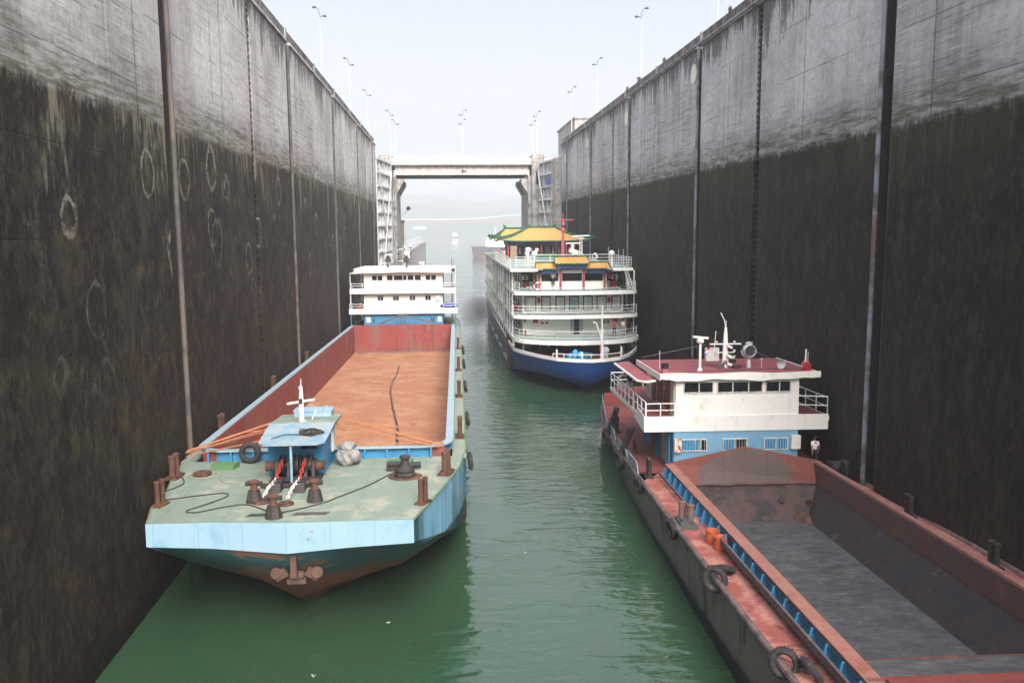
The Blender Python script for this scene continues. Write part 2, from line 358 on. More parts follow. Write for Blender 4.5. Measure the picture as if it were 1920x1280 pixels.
# ------------------------------------------------------------------ street lamps
def street_lamp(base, top, flip, label, z0=30.84, arm=(1, 0), white=True):
    b = Vector(base); h = top-z0
    root = empty('street_lamp', b, label=label, cat='street lamp', group='tall twin-headed street lamps along the lock')
    MB().cyl((0,0,0), (0,0,.5), .2, n=10).cyl((0,0,.5), (0,0,h-1.1), .085 if white else .06, .045, n=8).build('pole', MATS['galv'], root)
    f = -1 if flip else 1
    MB().tube([(0,0,h-1.2), (.02*f,0,h-.8), (-.2*f,0,h-.15), (-.42*f,0,h)], .045, 6).tube([(0,0,h-1.15), (.22*f,0,h-.98), (.45*f,0,h-.98)], .045, 6).build('arm', MATS['lamp_grey'], root)
    for (x, z) in ((-.62*f, h), (.55*f, h-.98)):
        MB().lathe([(.02,-.1),(.22,-.08),(.27,0),(.2,.1),(.06,.16)], (x, 0, z), 10).build('lamp_head', MATS['lamp_grey'], root)
for k, y in enumerate((108., 139., 170.)):
    street_lamp((-14.5, y, 30.6 if y < 160 else 25), 41.7, False, 'tall street lamp behind the left wall, ' + ['the nearest and highest in view', 'the middle one', 'the farthest, with the bridge beyond'][k], z0=30.6 if y < 160 else 25)
for k, y in enumerate((75., 104.5, 134.6, 161.6)):
    street_lamp((23.3, y, 30.6), 41.2 if y > 80 else 42, True, 'tall street lamp behind the right wall, ' + ['the nearest, its head above the picture', 'second nearest', 'third along the wall', 'at the far end beside the hut'][k], z0=30.6)
for k, (x, y, t) in enumerate(((-11.0, 181, 39.4), (3.75, 181, 39.5), (18.85, 181, 39.3), (-10.6, 193, 39), (3.8, 193, 39.1), (19.2, 193, 38.9))):
    street_lamp((x, y, 29.0), t, k in (2, 4, 5, 1), 'slim grey lamp on the road bridge, %s side, %s' % (('near', 'far')[k//3], ('at the left end', 'over mid span', 'at the right end')[k % 3]), z0=29.0, white=False)

# ------------------------------------------------------------------ gate bay, piers and road bridge
hut = empty('control_hut', (24.2, 164, 30.6), label='plain concrete hut on top of the right wall by its far end', cat='hut')
MB().box(0, 9, 0, 24, 0, 5.2).build('wall', MATS['conc'], hut)
MB().box(-.25, 9.25, -.25, 24.25, 5.2, 5.5).build('roof', MATS['coping'], hut)
MB().box(-.02, .1, 3, 5, 0, 2.2).build('door', MATS['lamp_grey'], hut)
M('glass_dark', (40,44,52), .15)
for k in (8, 13): MB().box(-.04, -.003, k, k+1.5, 1.6, 3).build('window', MATS['glass_dark'], hut)
def gate_leaf(s):
    x0, x1 = (-13.3, -11.7) if s < 0 else (22.0, 19.6)
    y0, y1 = 163.0, 177.2
    root = empty('lock_gate', (x0, y0, 0), (0, 0, math.atan2(y1-y0, x1-x0)-math.pi/2), label='white steel lock gate folded into the %s recess' % ('left far', 'right far')[s > 0], cat='lock gate', group='open lock gate leaves')
    L = math.hypot(x1-x0, y1-y0); f = -s
    MB().box(-.15-.3*s*-1*-1*0, .15, 0, L, -3, 28.5).build('skin_plate', MATS['gate_skin'], root)
    m = MB(); z = -1.
    while z < 28.6: m.box(min(0, f*1.0), max(0, f*1.0), -.01, L+.01, z, z+.34); z += 2.45
    m.build('girder', MATS['gate_white'], root)
    m = MB()
    for k in range(6): m.box(min(.02*f, f*.8), max(.02*f, f*.8), k*(L-.3)/5+.02, k*(L-.3)/5+.28, -2.9, 28.45)
    m.build('stiffener', MATS['gate_white'], root)
    m = MB()
    for a, b in ((3, 27), (27, 3)): m.cyl((f*1.08, .5, a), (f*1.08, L-.5, b), .12, n=6)
    m.build('tie_bar', MATS['gate_white'], root)
    MB().rail([(0, .1, 28.5), (0, L-.1, 28.5)], 1.1, r=.03, post=1.6).build('handrail', MATS['galv'], root)
    if s > 0: MB().box(min(f*1.02,f*1.2), max(f*1.02,f*1.2), 5.2, 7.6, 24.0, 25.4).build('cover', M('blue_tarp', (64,96,186), .6), root)
gate_leaf(-1); gate_leaf(1)
def pier(s):
    X = -10.0 if s < 0 else 16.9; o = s
    def bx(m, a, b, y0, y1, z0, z1): return m.box(min(X+o*a, X+o*b), max(X+o*a, X+o*b), y0, y1, z0, z1)
    root = empty('bridge_pier', (X, 180, 0), label='pale ribbed concrete pier carrying the %s end of the road bridge' % ('left', 'right')[s > 0], cat='bridge pier', group='piers under the road bridge')
    root.location = (0,0,0)
    bx(bx(MB(), 0, 30, 179.6, 196, -8, 26.3), 3.5, 30, 162.02, 179.59, -8, 28.6).build('shaft', MATS['conc'], root)
    bx(bx(MB(), .75, 3.1, 178.2, 184.5, -8, 30.5), 1.1, 3.2, 178.1, 178.19, 29.6, 30.1).build('tower', MATS['conc'], root)
    m = MB()
    for a, b, y in ((.02, .28, 179.2), (.45, .62, 179.0), (3.25, 3.45, 178.4)): bx(m, a, b, y, 179.59, -8, 26.2)
    m.build('rib', MATS['coping'], root)
    for y in (179.9, 190.5): MB().prism([(X, y, 25.7), (X-o*1.35, y, 25.7), (X-o*1.35, y, 24.9), (X, y, 22.6)], (0, 5.0, 0)).build('corbel', MATS['conc'], root)
    bx(MB(), 1.5, 2.1, 178.13, 178.19, 24.5, 27.2).build('opening', MATS['slot_dark'], root)
pier(-1); pier(1)
br = empty('road_bridge', (3.4, 187, 26), label='flat concrete road bridge spanning the far end of the lock between two piers', cat='bridge')
br.location = (0,0,0)
M('girder', (222,212,202), .85, streak=(196,178,166), sa=(.42,.6), dirt=(160,148,138), bump=.3)
m = MB()
for y in (180.4, 184.4, 188.4, 191.9): m.box(-10.2, 17.1, y, y+1.2, 26.55, 28.35)
m.build('girder', MATS['girder'], br)
MB().box(-10.1, 17.0, 180.7, 192.8, 26.42, 26.546).build('soffit', MATS['conc_dark'], br)
MB().box(-60, 70, 179.5, 194.0, 28.35, 28.95).build('deck_slab', MATS['conc_dark'], br)
M('parapet_pale', (222,214,208), .8, var=.05, streak=(200,190,182), sa=(.6,.8))
m = MB().box(-60, 70, 179.42, 179.7, 28.55, 29.9).box(-60, 70, 193.8, 194.08, 28.55, 29.9)
m.build('parapet', MATS['parapet_pale'], br)
m = MB()
for y in (179.56, 193.94):
    m.cyl((-60, y, 30.3), (70, y, 30.3), .05, n=6)
    for k in range(66): m.cyl((-60+2*k, y, 29.9), (-60+2*k, y, 30.3), .035, n=5)
m.build('railing', MATS['parapet_pale'], br)
MB().obox((3.9, 180.3, 27.3), (.7,.3,.35)).cyl((3.5,180.2,27.6),(3.5,179.8,27.3),.16,n=8).build('floodlight', MATS['lamp_grey'], br)

# guide wall beyond the bridge, with railing and hut
gw = empty('guide_wall', (-9, 290, 0), label='long pale concrete guide wall with railing leading out into the river on the left', cat='wall')
gw.location = (0,0,0)
gp = M('guide_conc', (164,160,156), .85, streak=(132,126,120), sa=(.5,.7), dirt=(176,170,166))
MB().pz([(-9,196.2),(-9,386),(-10.2,390),(-16,390),(-16,196.2)], -6, 10.2).build('wall_body', gp, gw)
m = MB()
for k in range(30): m.box(-9.55, -8.6, 200+6.2*k, 203.2+6.2*k, 10.21, 10.65)
m.build('block', MATS['coping'], gw)
MB().rail([(-11.5, 198, 10.2), (-11.5, 386, 10.2)], 2.4, (1,.6,.3), .07, 5).build('railing', MATS['galv'], gw)
gh = empty('pier_house', (-10.9, 198, 10.2), label='narrow grey tower house behind the left bridge pier at the start of the guide wall', cat='building')
MB().box(-1.2, 1.2, 0, 5, 0, 6.9).build('wall', MATS['conc'], gh); MB().box(-1.35, 1.35, -.15, 5.15, 6.9, 7.4).build('roof', MATS['conc_dark'], gh)
MB().box(1.203, 1.24, 1, 1.8, 1, 3.4).build('window', MATS['glass_dark'], gh); MB().box(-.4, .4, -.04, -.003, 1, 3).build('window', MATS['glass_dark'], gh)
sg = empty('signal_dish', (-9.35, 197.0, 19.0), label='small dark round signal beside the left bridge pier', cat='signal')
MB().cyl((0,0,0), (.9,0,1.0), .06, n=6).build('arm', MATS['lamp_grey'], sg); MB().cyl((1,0,1.2), (1.05,-.25,1.2), .5, .42, n=12).build('dish', MATS['lamp_grey'], sg)

# ------------------------------------------------------------------ water
def water_mat():
    t = NT('water'); x, y, z = t.sep()
    n1 = t.noise(.9, 2, .45, t.mapn((.7, 1.5, 1)), .5); n2 = t.noise(2.6, 3, .5, t.mapn((.8, 1.6, 1), (9,2,0)), .3); n3 = t.noise(.12, 2, .5)
    calm = t.ramp(t.math('ADD', x, t.math('MULTIPLY', y, .02)), -2.5, 2.5)      # sheltered water beside the big barge's bow
    near = t.math('MAXIMUM', calm, t.ramp(y, 55, 75))
    amp = t.math('ADD', .10, t.math('MULTIPLY', near, .9))
    h = t.math('ADD', t.math('MULTIPLY', n1, 1.0), t.math('MULTIPLY', n2, .14))
    h = t.math('MULTIPLY', h, t.math('MULTIPLY', amp, t.ramp(n3, .25, .6)))
    h = t.math('ADD', h, t.math('MULTIPLY', n2, .02))
    t.col(t.mix(t.noise(.08, 4), srgb(42,68,46), srgb(54,84,58)))
    t.set(rough=.012, ior=1.5, spec=.7)
    t.bump(h, .36, .30)
    return t.m
MB().poly([(-5000,-60,0),(5000,-60,0),(5000,2100,0),(-5000,2100,0)]).build('water', water_mat(), kind='structure')
MB().poly([(-5200,-62,-9),(5200,-62,-9),(5200,6500,-9),(-5200,6500,-9)]).build('river_bed', M('mud', (90,84,70), .95), kind='structure')

# ------------------------------------------------------------------ far shore
def hill_h(x, y):
    d = max(0, (y-2000)/2600)
    h = 185*(.55+.45*math.sin(x*.0017+1.1)*math.cos(x*.00053-.4)) + 42*math.sin(x*.0043+2)+18*math.sin(x*.011+y*.003)
    h *= min(1, d)**.8
    h += 12*math.sin(x*.02+y*.013)*min(1, d*3)
    return max(0.0, h)+ (1.5 + min(6, (y-1980)*.05) if y > 1985 else -6)
MB().grid(lambda a, b: (-5000+10000*a, 1970+4300*b, hill_h(-5000+10000*a, 1970+4300*b)), 150, 40).build('hills', M('hill_green', (104,116,96), .95, var=.35, vs=.01, dirt=(120,118,92), ds=.02), smooth=60, kind='structure')
M('far_bank', (150,150,140), .9); whit = M('far_white', (232,232,228), .6, var=.04); fg = M('far_glass', (96,108,122), .3); fr = M('far_red', (176,120,108), .7); fdk = M('far_hull', (84,82,88), .7, rust=(120,90,72), ra=(.55,.65), rs=.3)
# suspension bridge
sb = empty('suspension_bridge', (0, 1800, 0), label='faint white suspension bridge crossing the river far off in the haze', cat='bridge')
sbr = lambda *a: MB().box(*a)
MB().box(-1200, 1500, -6, 6, 29, 32).build('deck', fr, sb)
m = MB()
for xx in (-620, 560):
    for yy in (-7, 7): m.box(xx-4, xx+4, yy-2, yy+2, -5, 138)
    for z in (60, 100, 132): m.box(xx-3, xx+3, -9, 9, z, z+4)
m.build('tower', whit, sb)
def cab(x):
    if -620 <= x <= 560: return 33+103*((x+30)/590)**2
    return 136-(abs(x-(-30))-590)*.22
for yy in (-7, 7):
    MB().tube([(x, yy, cab(x)) for x in range(-1060, 1001, 20)], .8, 5).build('cable', whit, sb)
m = MB()
for x in range(-600, 560, 20): m.box(x-.2, x+.2, -7.1, -6.9, 32, max(32.2, cab(x)))
m.build('hanger', whit, sb)
def far_ship(name, x, y, L, w, h, label, cat, tiers, hull):
    r = empty(name, (x, y, 0), label=label, cat=cat)
    MB().prism([(-L/2, -w/2, 0), (L/2, -w/2, 0), (L/2+h*.8, -w/2, h), (-L/2-h*.4, -w/2, h)], (0, w, 0)).build('hull', hull, r)
    z = h
    for k in range(tiers):
        d = k*.05*L
        MB().box(-L*.42+d, L*.38-d, -w*.4, w*.4, z, z+2.6).build('deckhouse', whit, r)
        n = max(3, int(L*.7/4))
        for i in range(n):
            xx = -L*.4+d+(L*.76-2*d)*(i+.5)/n; MB().box(xx-.8, xx+.8, -w*.4-.05, -w*.4-.003, z+1.2, z+2.1).build('window', fg, r)
        MB().box(-L*.44+d, L*.4-d, -w*.45, w*.45, z+2.6, z+2.85).build('roof', whit, r); z += 2.85
    MB().cyl((0,0,z), (0,0,z+1.5), .12, n=6).build('mast', whit, r)
    return r
far_ship('riverside_building', -61, 2060, 46, 14, 12, 'long white building on the far shore above the guide wall', 'building', 3, MATS['far_bank'])
far_ship('river_boat', 14.5, 1434, 12, 6, 2.0, 'small square white boat alone in the middle of the far river', 'boat', 2, fdk)
# ================================================================== shared boat pieces
M('white', (232,229,220), .5, var=.04, dirt=(208,202,188), da=(.52,.7), streak=(190,178,158), sa=(.58,.76), rust=(146,84,52), ra=(.68,.71), rs=1.6, bump=.12)
M('white_c', (240,238,230), .5, var=.02, dirt=(222,220,210), da=(.55,.75), streak=(204,200,188), sa=(.62,.8))
M('white_rail', (226,226,222), .45, var=.03); M('grey_rail', (176,178,180), .5)
M('blueA', (58,130,172), .5, var=.1, streak=(56,112,146), sa=(.55,.75), rust=(150,84,50), ra=(.7,.74), rs=1.5)
M('blue_light', (146,176,194), .55, var=.05, dirt=(122,162,186), da=(.5,.7), streak=(120,156,172), sa=(.58,.78), rust=(140,92,68), ra=(.655,.69), rs=1.6, plate=(1.6,0,0,.35))
M('blueB', (116,162,188), .55, var=.06, dirt=(96,152,186), da=(.5,.7), streak=(130,140,140), sa=(.6,.8), rust=(120,84,64), ra=(.72,.75))
M('deck_green', (126,140,124), .8, var=.18, vs=.7, dirt=(158,156,138), da=(.5,.64), ds=.7, streak=None, rust=(128,100,80), ra=(.60,.68), rs=1.0, plate=(2.4,4.2,0,.35), bump=.2)
M('deck_green_aft', (134,144,128), .85, var=.1, dirt=(156,152,136), da=(.5,.7), rust=(112,96,80), ra=(.6,.7), rs=.7, plate=(0,3,0,.4))
M('red_hold', (140,60,54), .65, var=.2, vs=.5, dirt=(124,86,74), da=(.46,.62), ds=.5, streak=(110,46,42), sa=(.5,.7), rust=(166,118,98), ra=(.66,.75), rs=.7, plate=(0,3,1.3,.35))
M('rust_floor', (162,108,76), .85, var=.18, vs=.35, dirt=(176,130,96), da=(.45,.65), ds=.6, rust=(132,86,64), ra=(.58,.7), rs=.5, plate=(1.5,6,0,.3), bump=.35)
M('rustiron', (72,54,46), .8, .2, var=.3, dirt=(120,76,52), da=(.45,.6), ds=3, bump=.5)
M('rust_orange', (98,64,50), .85, var=.3, dirt=(66,50,44), da=(.5,.65), ds=4, bump=.5)
M('iron', (58,54,54), .7, .3, var=.25, dirt=(92,72,60), da=(.5,.65), ds=4, bump=.4)
M('tyre', (48,45,45), .85, var=.2, dirt=(84,78,74), da=(.5,.7), ds=5, bump=.5, bs=14)
M('rope_o', (176,116,78), .8, var=.2, dirt=(150,96,60), da=(.5,.65), ds=5)
M('rope_d', (64,58,50), .9, var=.3); M('rope_p', (150,146,128), .9, var=.2)
M('paneD', (26,28,34), .12, var=.1); M('panePurple', (52,52,86), .25, var=.15); M('frame', (206,204,194), .5, dirt=(170,160,140), da=(.5,.65), ds=4)
M('sack', (150,146,142), .9, var=.2, vs=3, dirt=(110,106,104), da=(.45,.65), ds=3, bump=.6, bs=5)
M('chain_red', (176,56,50), .6, dirt=(120,60,50), ds=6); M('chain_white', (214,206,198), .6, dirt=(150,90,74), ds=6)
M('green_box', (84,122,78), .7, rust=(120,86,60), ra=(.6,.68)); M('black', (24,24,26), .6); M('grime', (44,36,32), .9, var=.3)

def window(par, x0, x1, y, z0, z1, splits=(), fm='frame', pm='paneD', pms=None, t=.05, face=-1, ax='x'):
    """framed window standing 2-5 cm proud of a wall at y (ax='x') or at x (ax='y')"""
    f = MB(); dep = .07*face
    def b(a0, a1, c0, c1, d0, d1):
        lo, hi = sorted((y+d0*face, y+d1*face))
        return (a0, a1, lo, hi, c0, c1) if ax == 'x' else (lo, hi, a0, a1, c0, c1)
    f.box(*b(x0, x1, z0, z0+t, .003, .07)).box(*b(x0, x1, z1-t, z1, .003, .07)).box(*b(x0, x0+t, z0+t, z1-t, .003, .07)).box(*b(x1-t, x1, z0+t, z1-t, .003, .07))
    ed = [x0+t]+[x0+(x1-x0)*s for s in splits]+[x1-t]
    for s in ed[1:-1]: f.box(*b(s-t/2, s+t/2, z0+t, z1-t, .003, .068))
    fo = f.build('window', MATS[fm], par)
    for i in range(len(ed)-1):
        MB().box(*b(ed[i]+.002, ed[i+1]-.002, z0+t+.002, z1-t-.002, .004, .03)).build('pane', MATS[(pms[i] if pms else pm)], fo)
    return fo
def bollard_pair(par, u, v, w, ang=math.pi/2, s=1.0, h=.85, name='bollard', mat='rustiron', cm='rust_orange'):
    c, d = math.cos(ang), math.sin(ang); m = MB()
    m.obox((u, v, w+.06*s), (1.15*s, .62*s, .12*s), (0,0,ang)).obox((u, v, w+.14*s), (1.0*s, .46*s, .05*s), (0,0,ang))
    o = m.build(name, MATS[mat], par); q = MB()
    for k in (-.28*s, .28*s):
        x, y = u+c*k, v+d*k
        q.lathe([(.155*s,0),(.155*s,h*.88),(.175*s,h*.9),(.175*s,h*.985),(.16*s,h)], (x, y, w+.1*s), 14)
    q.build('post', MATS[cm], o, smooth=True); return o
def roller_bollard(par, u, v, w, s=1):
    o = MB().lathe([(.36*s,0),(.33*s,.06),(.24*s,.5*s),(.2*s,.52*s)], (u, v, w), 8).build('fairlead', MATS['iron'], par, smooth=True)
    MB().lathe([(.17*s,0),(.15*s,.1*s),(.14*s,.3*s),(.22*s,.33*s),(.22*s,.4*s),(.05*s,.46*s)], (u, v, w+.5*s), 12).build('post', MATS['rust_orange'], o, smooth=True)
    MB().cyl((u-.34*s, v, w+.78*s), (u+.34*s, v, w+.78*s), .1*s, n=8).build('horn', MATS['iron'], o, smooth=True)
def boat_root(name, loc, rot, **kw):
    e = empty(name, loc, rot, **kw)
    mw = Matrix.Translation(loc) @ Euler(rot).to_matrix().to_4x4()
    return e, (lambda u, v, w: mw @ Vector((u, v, w)))
def tyre_mesh(r=.42, w=.13):
    m = MB(); m.torus((0,0,0), (1,0,0), r, w, 26, 10, 1.15)
    for i in range(26):
        a = 2*math.pi*i/26; m.obox((0, math.cos(a)*(r+w), math.sin(a)*(r+w)), (w*1.5, .05, .03), (a, 0, 0))
    return m
tyre_proto = tyre_mesh().build('tyre', MATS['tyre'], smooth=True); COL.objects.unlink(tyre_proto)
def tyre(loc, rot, label, group, s=1.0):
    o = tyre_proto.copy(); COL.objects.link(o); o.location = loc; o.rotation_euler = rot; o.scale = (s,)*3
    return tag(o, label, 'tyre', group)
def searchlight(par, x, y, z, s=1, mat='grey_rail', face=(0,-1,0)):
    o = MB().cyl((x, y, z), (x, y, z+.45*s), .13*s, .1*s, 10).build('searchlight', MATS[mat], par)
    a = []; 
    for k in range(13):
        t = math.pi*k/12; a.append((x-.42*s*math.cos(t), y, z+.95*s-.42*s*math.sin(t)-.0))
    MB().tube(a, .03*s, 6).build('yoke', MATS[mat], o)
    d = Vector(face).normalized(); c = Vector((x, y, z+.95*s))
    MB().lathe([(.1*s,-.34*s),(.28*s,-.26*s),(.34*s,-.1*s),(.35*s,.2*s),(.32*s,.22*s),(.29*s,.08*s)], c, 18, d).build('lamp_body', MATS[mat], o, smooth=True)
    MB().lathe([(.30*s,.13*s),(.2*s,.1*s),(0,.085*s)], c, 16, d).build('lens', M('lens', (96,98,104), .15, .6, var=.2), o, smooth=True)
    MB().lathe([(.2*s,0),(.2*s,.1*s),(.06*s,.14*s)], c+Vector((0,0,.34*s)), 8).build('vent_cap', MATS[mat], o)

# ================================================================== LEFT BARGE
A, onA = boat_root('cargo_barge', (-5.9, 39, 0), (-.0164, 0, -.011), label='huge empty cargo barge with pale blue bow, green foredeck and red hold', cat='barge')
WD = 5.05
def hullA_mat():
    t = NT('hullA'); x, y, z = t.sep(); n = t.noise(.8, 9, .7); st = t.noise(1, 8, .65, t.mapn((1.6,1.6,.16)))
    blue = t.mix(t.noise(.5, 6), srgb(92,146,178), srgb(138,188,208))
    blue = t.mix(t.math('MULTIPLY', t.ramp(st, .48, .66), .85), blue, srgb(66,98,124))
    blue = t.mix(t.math('MULTIPLY', t.ramp(t.noise(1, 7, .6, t.mapn((1.1,1.1,.1), (7,1,2))), .52, .64), .6), blue, srgb(168,206,222))
    blue = t.mix(t.ramp(n, .62, .67), blue, srgb(150,104,88))
    teal = t.mix(n, srgb(30,66,74), srgb(52,94,100))
    rst = t.mix(t.noise(.7, 8, .7, t.mapn((1,1,2.5))), srgb(74,46,36), srgb(140,84,56))
    rst = t.mix(t.ramp(st, .56, .68), rst, srgb(150,96,62)); rst = t.mix(t.ramp(z, .9, .1), rst, srgb(34,24,20))
    fw = t.ramp(y, 6, -1)
    zz = t.math('ADD', z, t.math('MULTIPLY', t.math('SUBTRACT', n, .5), .5))
    c = t.mix(t.ramp(zz, 2.15, 2.3), rst, teal)
    c = t.mix(t.math('MULTIPLY', t.ramp(t.noise(.55, 8, .7, t.mapn((1,1,1.6), (3,0,2))), .5, .6), t.math('MULTIPLY', t.ramp(t.math('ABSOLUTE', x), 3.6, 1.8), .75)), c, srgb(140,92,62))
    c = t.mix(t.math('MULTIPLY', t.ramp(t.math('ABSOLUTE', x), 4.7, 5.0), t.ramp(t.math('ADD', zz, t.math('MULTIPLY', y, .06)), 2.75, 2.9)), c, t.mix(t.ramp(y, 14, 34), blue, srgb(118,104,96)))
    t.col(c); t.set(rough=.6); t.bump(n, .3, .03); return t.m
cols = [((0,-8.2),(0,-8.2,3.94),(-.3,-3.2)), ((2.3,-8.2),(2.3,-8.2,4.1),(1.6,-1.0)), ((4.6,-8.2),(4.6,-8.2,4.2),(3.1,1.2)), ((5.1,-6.2),(5.12,-6.1,3.65),(4.3,3.4)),
        ((5.75,-3.4),(5.78,-3.2,2.9),(5.35,5.5)), ((6.3,-.8),(6.3,-.6,2.2),(6.1,7.6)), ((6.65,2.5),(6.65,2.9,1.5),(6.5,10)), ((6.65,8),(6.65,8.5,.9),(6.65,14)),
        ((6.65,20),(6.65,20,.5),(6.65,22)), ((6.65,45),(6.65,45,.6),(6.65,46)), ((6.65,72),(6.65,72,1.2),(6.4,70)), ((6.0,80),(6.0,80,1.8),(5.2,76))]
allc = [[(-a[0],)+tuple(a[1:]) for a in c] for c in cols[:0:-1]] + cols
allc = [(c if not (c[0][0] < 0 and c[0][1] < -6) else ((c[0][0]-.45, c[0][1]+.3), (c[1][0]-.45, c[1][1]+.3, c[1][2]), c[2])) for c in allc]
rows = []
for dk, kn, wl_ in allc:
    d = Vector((dk[0], dk[1], WD)); k = Vector(kn); w_ = Vector((wl_[0], wl_[1], .0164*wl_[1]*0))
    pts = [d, k]
    for q in (.3, .62): p = k.lerp(w_, q); p.z = k.z*(1-q)**1.32; pts.append(p)
    pts += [w_, Vector((w_.x*.86, w_.y+1.2, -1.9))]
    rows.append(pts)
hm = MB(); n0 = len(rows[0])
hm.add([p for r_ in rows for p in r_], [(i*n0+j, (i+1)*n0+j, (i+1)*n0+j+1, i*n0+j+1) for i in range(len(rows)-1) for j in range(n0-1)])
hm.poly([rows[0][j] for j in range(n0)]+[rows[-1][j] for j in range(n0-1, -1, -1)])
hm.build('hull', hullA_mat(), A, smooth=50)
# pale front plate
fp = MB(); F = [(-5.06,-7.93,4.22),(-2.75,-7.93,4.1),(0,-8.22,3.92),(2.35,-8.23,4.1),(4.63,-8.23,4.2)]
[fp.hexa([a, b, (b[0],b[1]-.05,b[2]), (a[0],a[1]-.05,a[2]), (a[0],a[1],WD+.02), (b[0],b[1],WD+.02), (b[0],b[1]-.05,WD+.02), (a[0],a[1]-.05,WD+.02)]) for a, b in zip(F, F[1:])]
fp.build('bow_plate', MATS['blue_light'], A)
dk = [c[0] for c in allc]
# decks
ins = lambda p: (p[0]*.999, p[1]+.004)
fore = [ins(p) for p in dk if p[1] < 1.3]
MB().pz([(-6.55, 1.25)]+fore+[(6.55, 1.25)], WD-.12, WD).build('foredeck', MATS['deck_green'], A)
M('deck_edge', (108,124,100), .7, rust=(120,84,60), ra=(.55,.62), rs=2)
for s in (-1, 1):
    MB().box(min(s*6.0, s*6.64), max(s*6.0, s*6.64), 1.26, 63, WD-.12, WD).build('side_deck', MATS['deck_green_aft'], A)
MB().pz([(-6.64,63.004),(6.64,63.004),(6.6,72),(5.95,79.5),(-5.95,79.5),(-6.6,72)], WD-.12, WD).build('aft_deck', MATS['deck_green_aft'], A)
MB().tube([(p[0], p[1], WD-.03) for p in dk], .055, 6).build('rubbing_edge', MATS['deck_edge'], A)
# hold
def rr(x, y0, y1, r, n=6):
    pts = []
    for cx, cy_, a0 in ((x-r, y0+r, -90), (x-.01, y1-.01, 0), (-x+.01, y1-.01, 90), (-x+r, y0+r, 180)):
        rr_ = r if cy_ < y1-1 else .01
        for k in range(n+1):
            a = R(a0+90*k/n); pts.append((cx+rr_*math.cos(a), cy_+rr_*math.sin(a)))
    return pts
inn, out = rr(5.68, 1.25, 62.0, 1.2), rr(6.06, .92, 62.35, 1.45)
def ring(m, a, b, z0, z1):
    n = len(a)
    for i in range(n):
        j = (i+1) % n
        m.hexa([(a[i][0],a[i][1],z0),(a[j][0],a[j][1],z0),(b[j][0],b[j][1],z0),(b[i][0],b[i][1],z0),(a[i][0],a[i][1],z1),(a[j][0],a[j][1],z1),(b[j][0],b[j][1],z1),(b[i][0],b[i][1],z1)])
    return m
ring(MB(), inn, out, WD+.5, WD+.58).build('coaming_flange', M('flangeA', (146,168,176), .6, dirt=(140,160,160), rust=(140,104,84), ra=(.66,.7)), A)
ring(MB(), rr(5.72,1.3,62,1.2), rr(5.80,1.2,62.1,1.25), WD+.003, WD+.497).build('coaming', MATS['blueA'], A)
for k in range(11):
    x = -5.3+1.03*k
    if -2.1 < x < .5: continue
    MB().box(x-.04, x+.04, .95, 1.22, WD+.003, WD+.497).build('coaming_bracket', MATS['blueA'], A)
for k in range(36): MB().box(5.81, 6.0, 2.6+1.6*k, 2.66+1.6*k, WD+.003, WD+.497).build('coaming_bracket', MATS['blueA'], A)
for s in (-1, 1): MB().box(min(s*5.62, s*5.70), max(s*5.62, s*5.70), 1.6, 62, 2.5, WD+.54).build('hold_side', MATS['red_hold'], A)
MB().box(-5.62, 5.62, 61.9, 62.0, 2.5, WD+.62).build('aft_bulkhead', MATS['red_hold'], A)
MB().box(-5.62, 5.62, 1.3, 1.4, 2.5, WD+.54).build('fore_bulkhead', MATS['red_hold'], A)
MB().box(-5.62, 5.62, 1.3, 61.9, 2.4, 2.5).build('hold_floor', MATS['rust_floor'], A)
M('residue', (110,98,88), .9, var=.3, dirt=(140,112,92), ds=2)
MB().grid(lambda a, b: (-5.5+11*a, 61.8-(.2+.9*abs(math.sin(a*19)*math.cos(a*7)))*b, 2.503+.10*(1-b)), 60, 3).build('cargo_residue', MATS['residue'], A)
# wet trail on the floor: a long loose hose of dust, kept as a low ridge
ctl = [(.24,50.1),(.43,45),(.3,40.4),(.45,35.6),(.78,31.7),(1.13,28.1),(1.53,24.9),(1.85,21.9),(2.15,19),(2.28,16.7),(2.46,14.5),(2.6,11)]; pts = []; random.seed(3)
for (x0, y0), (x1, y1) in zip(ctl, ctl[1:]):
    for k in range(7): pts.append((x0+(x1-x0)*k/7+random.uniform(-.04,.04), y0+(y1-y0)*k/7, 2.5))
m = MB()
for a, b in zip(pts, pts[1:]):
    for q in range(3):
        p = Vector(a).lerp(Vector(b), random.random()); w = random.uniform(.04,.13); l = random.uniform(.25,.6)
        m.poly([(p.x-w, p.y, 2.505+.001*q), (p.x, p.y-l, 2.505+.001*q), (p.x+w, p.y+random.uniform(-.1,.1), 2.505+.001*q), (p.x, p.y+l, 2.505+.001*q)])
m.build('coal_trail', M('coal_trail', (74,58,66), .7, var=.2), A)

# deckhouse over the windlass
H = MB(); H.prism([(-2.02,-1.5,WD+.003),(.42,-1.5,WD+.003),(.42,1.95,WD+.003),(-2.02,1.95,WD+.003)], (0,0,1.85)); H.build('deckhouse', MATS['blueA'], A)
MB().prism([(-1.95,-1.56,6.92),(-1.86,-3.5,6.92),(-1.5,-3.6,6.9),(.4,-3.6,6.9),(.65,-3.4,6.92),(.9,-1.35,7.28),(-1.92,-1.35,7.28)][:0] or [(-1.92,-1.35,7.26),(-2.0,-3.3,6.86),(-1.75,-3.62,6.84),(.45,-3.62,6.84),(.75,-3.3,6.86),(.9,-1.35,7.26)], (0,0,.07)).build('canopy', M('canopy_worn', (118,150,168), .6, dirt=(150,160,162), da=(.42,.56), ds=1.3, rust=(124,104,92), ra=(.62,.68), rs=2.2), A)
MB().prism([(-1.92,-1.345,7.26),(.9,-1.345,7.26),(.78,1.95,7.0),(-2.02,1.95,7.0)], (0,0,.06)).build('roof', MATS['deck_green'], A)
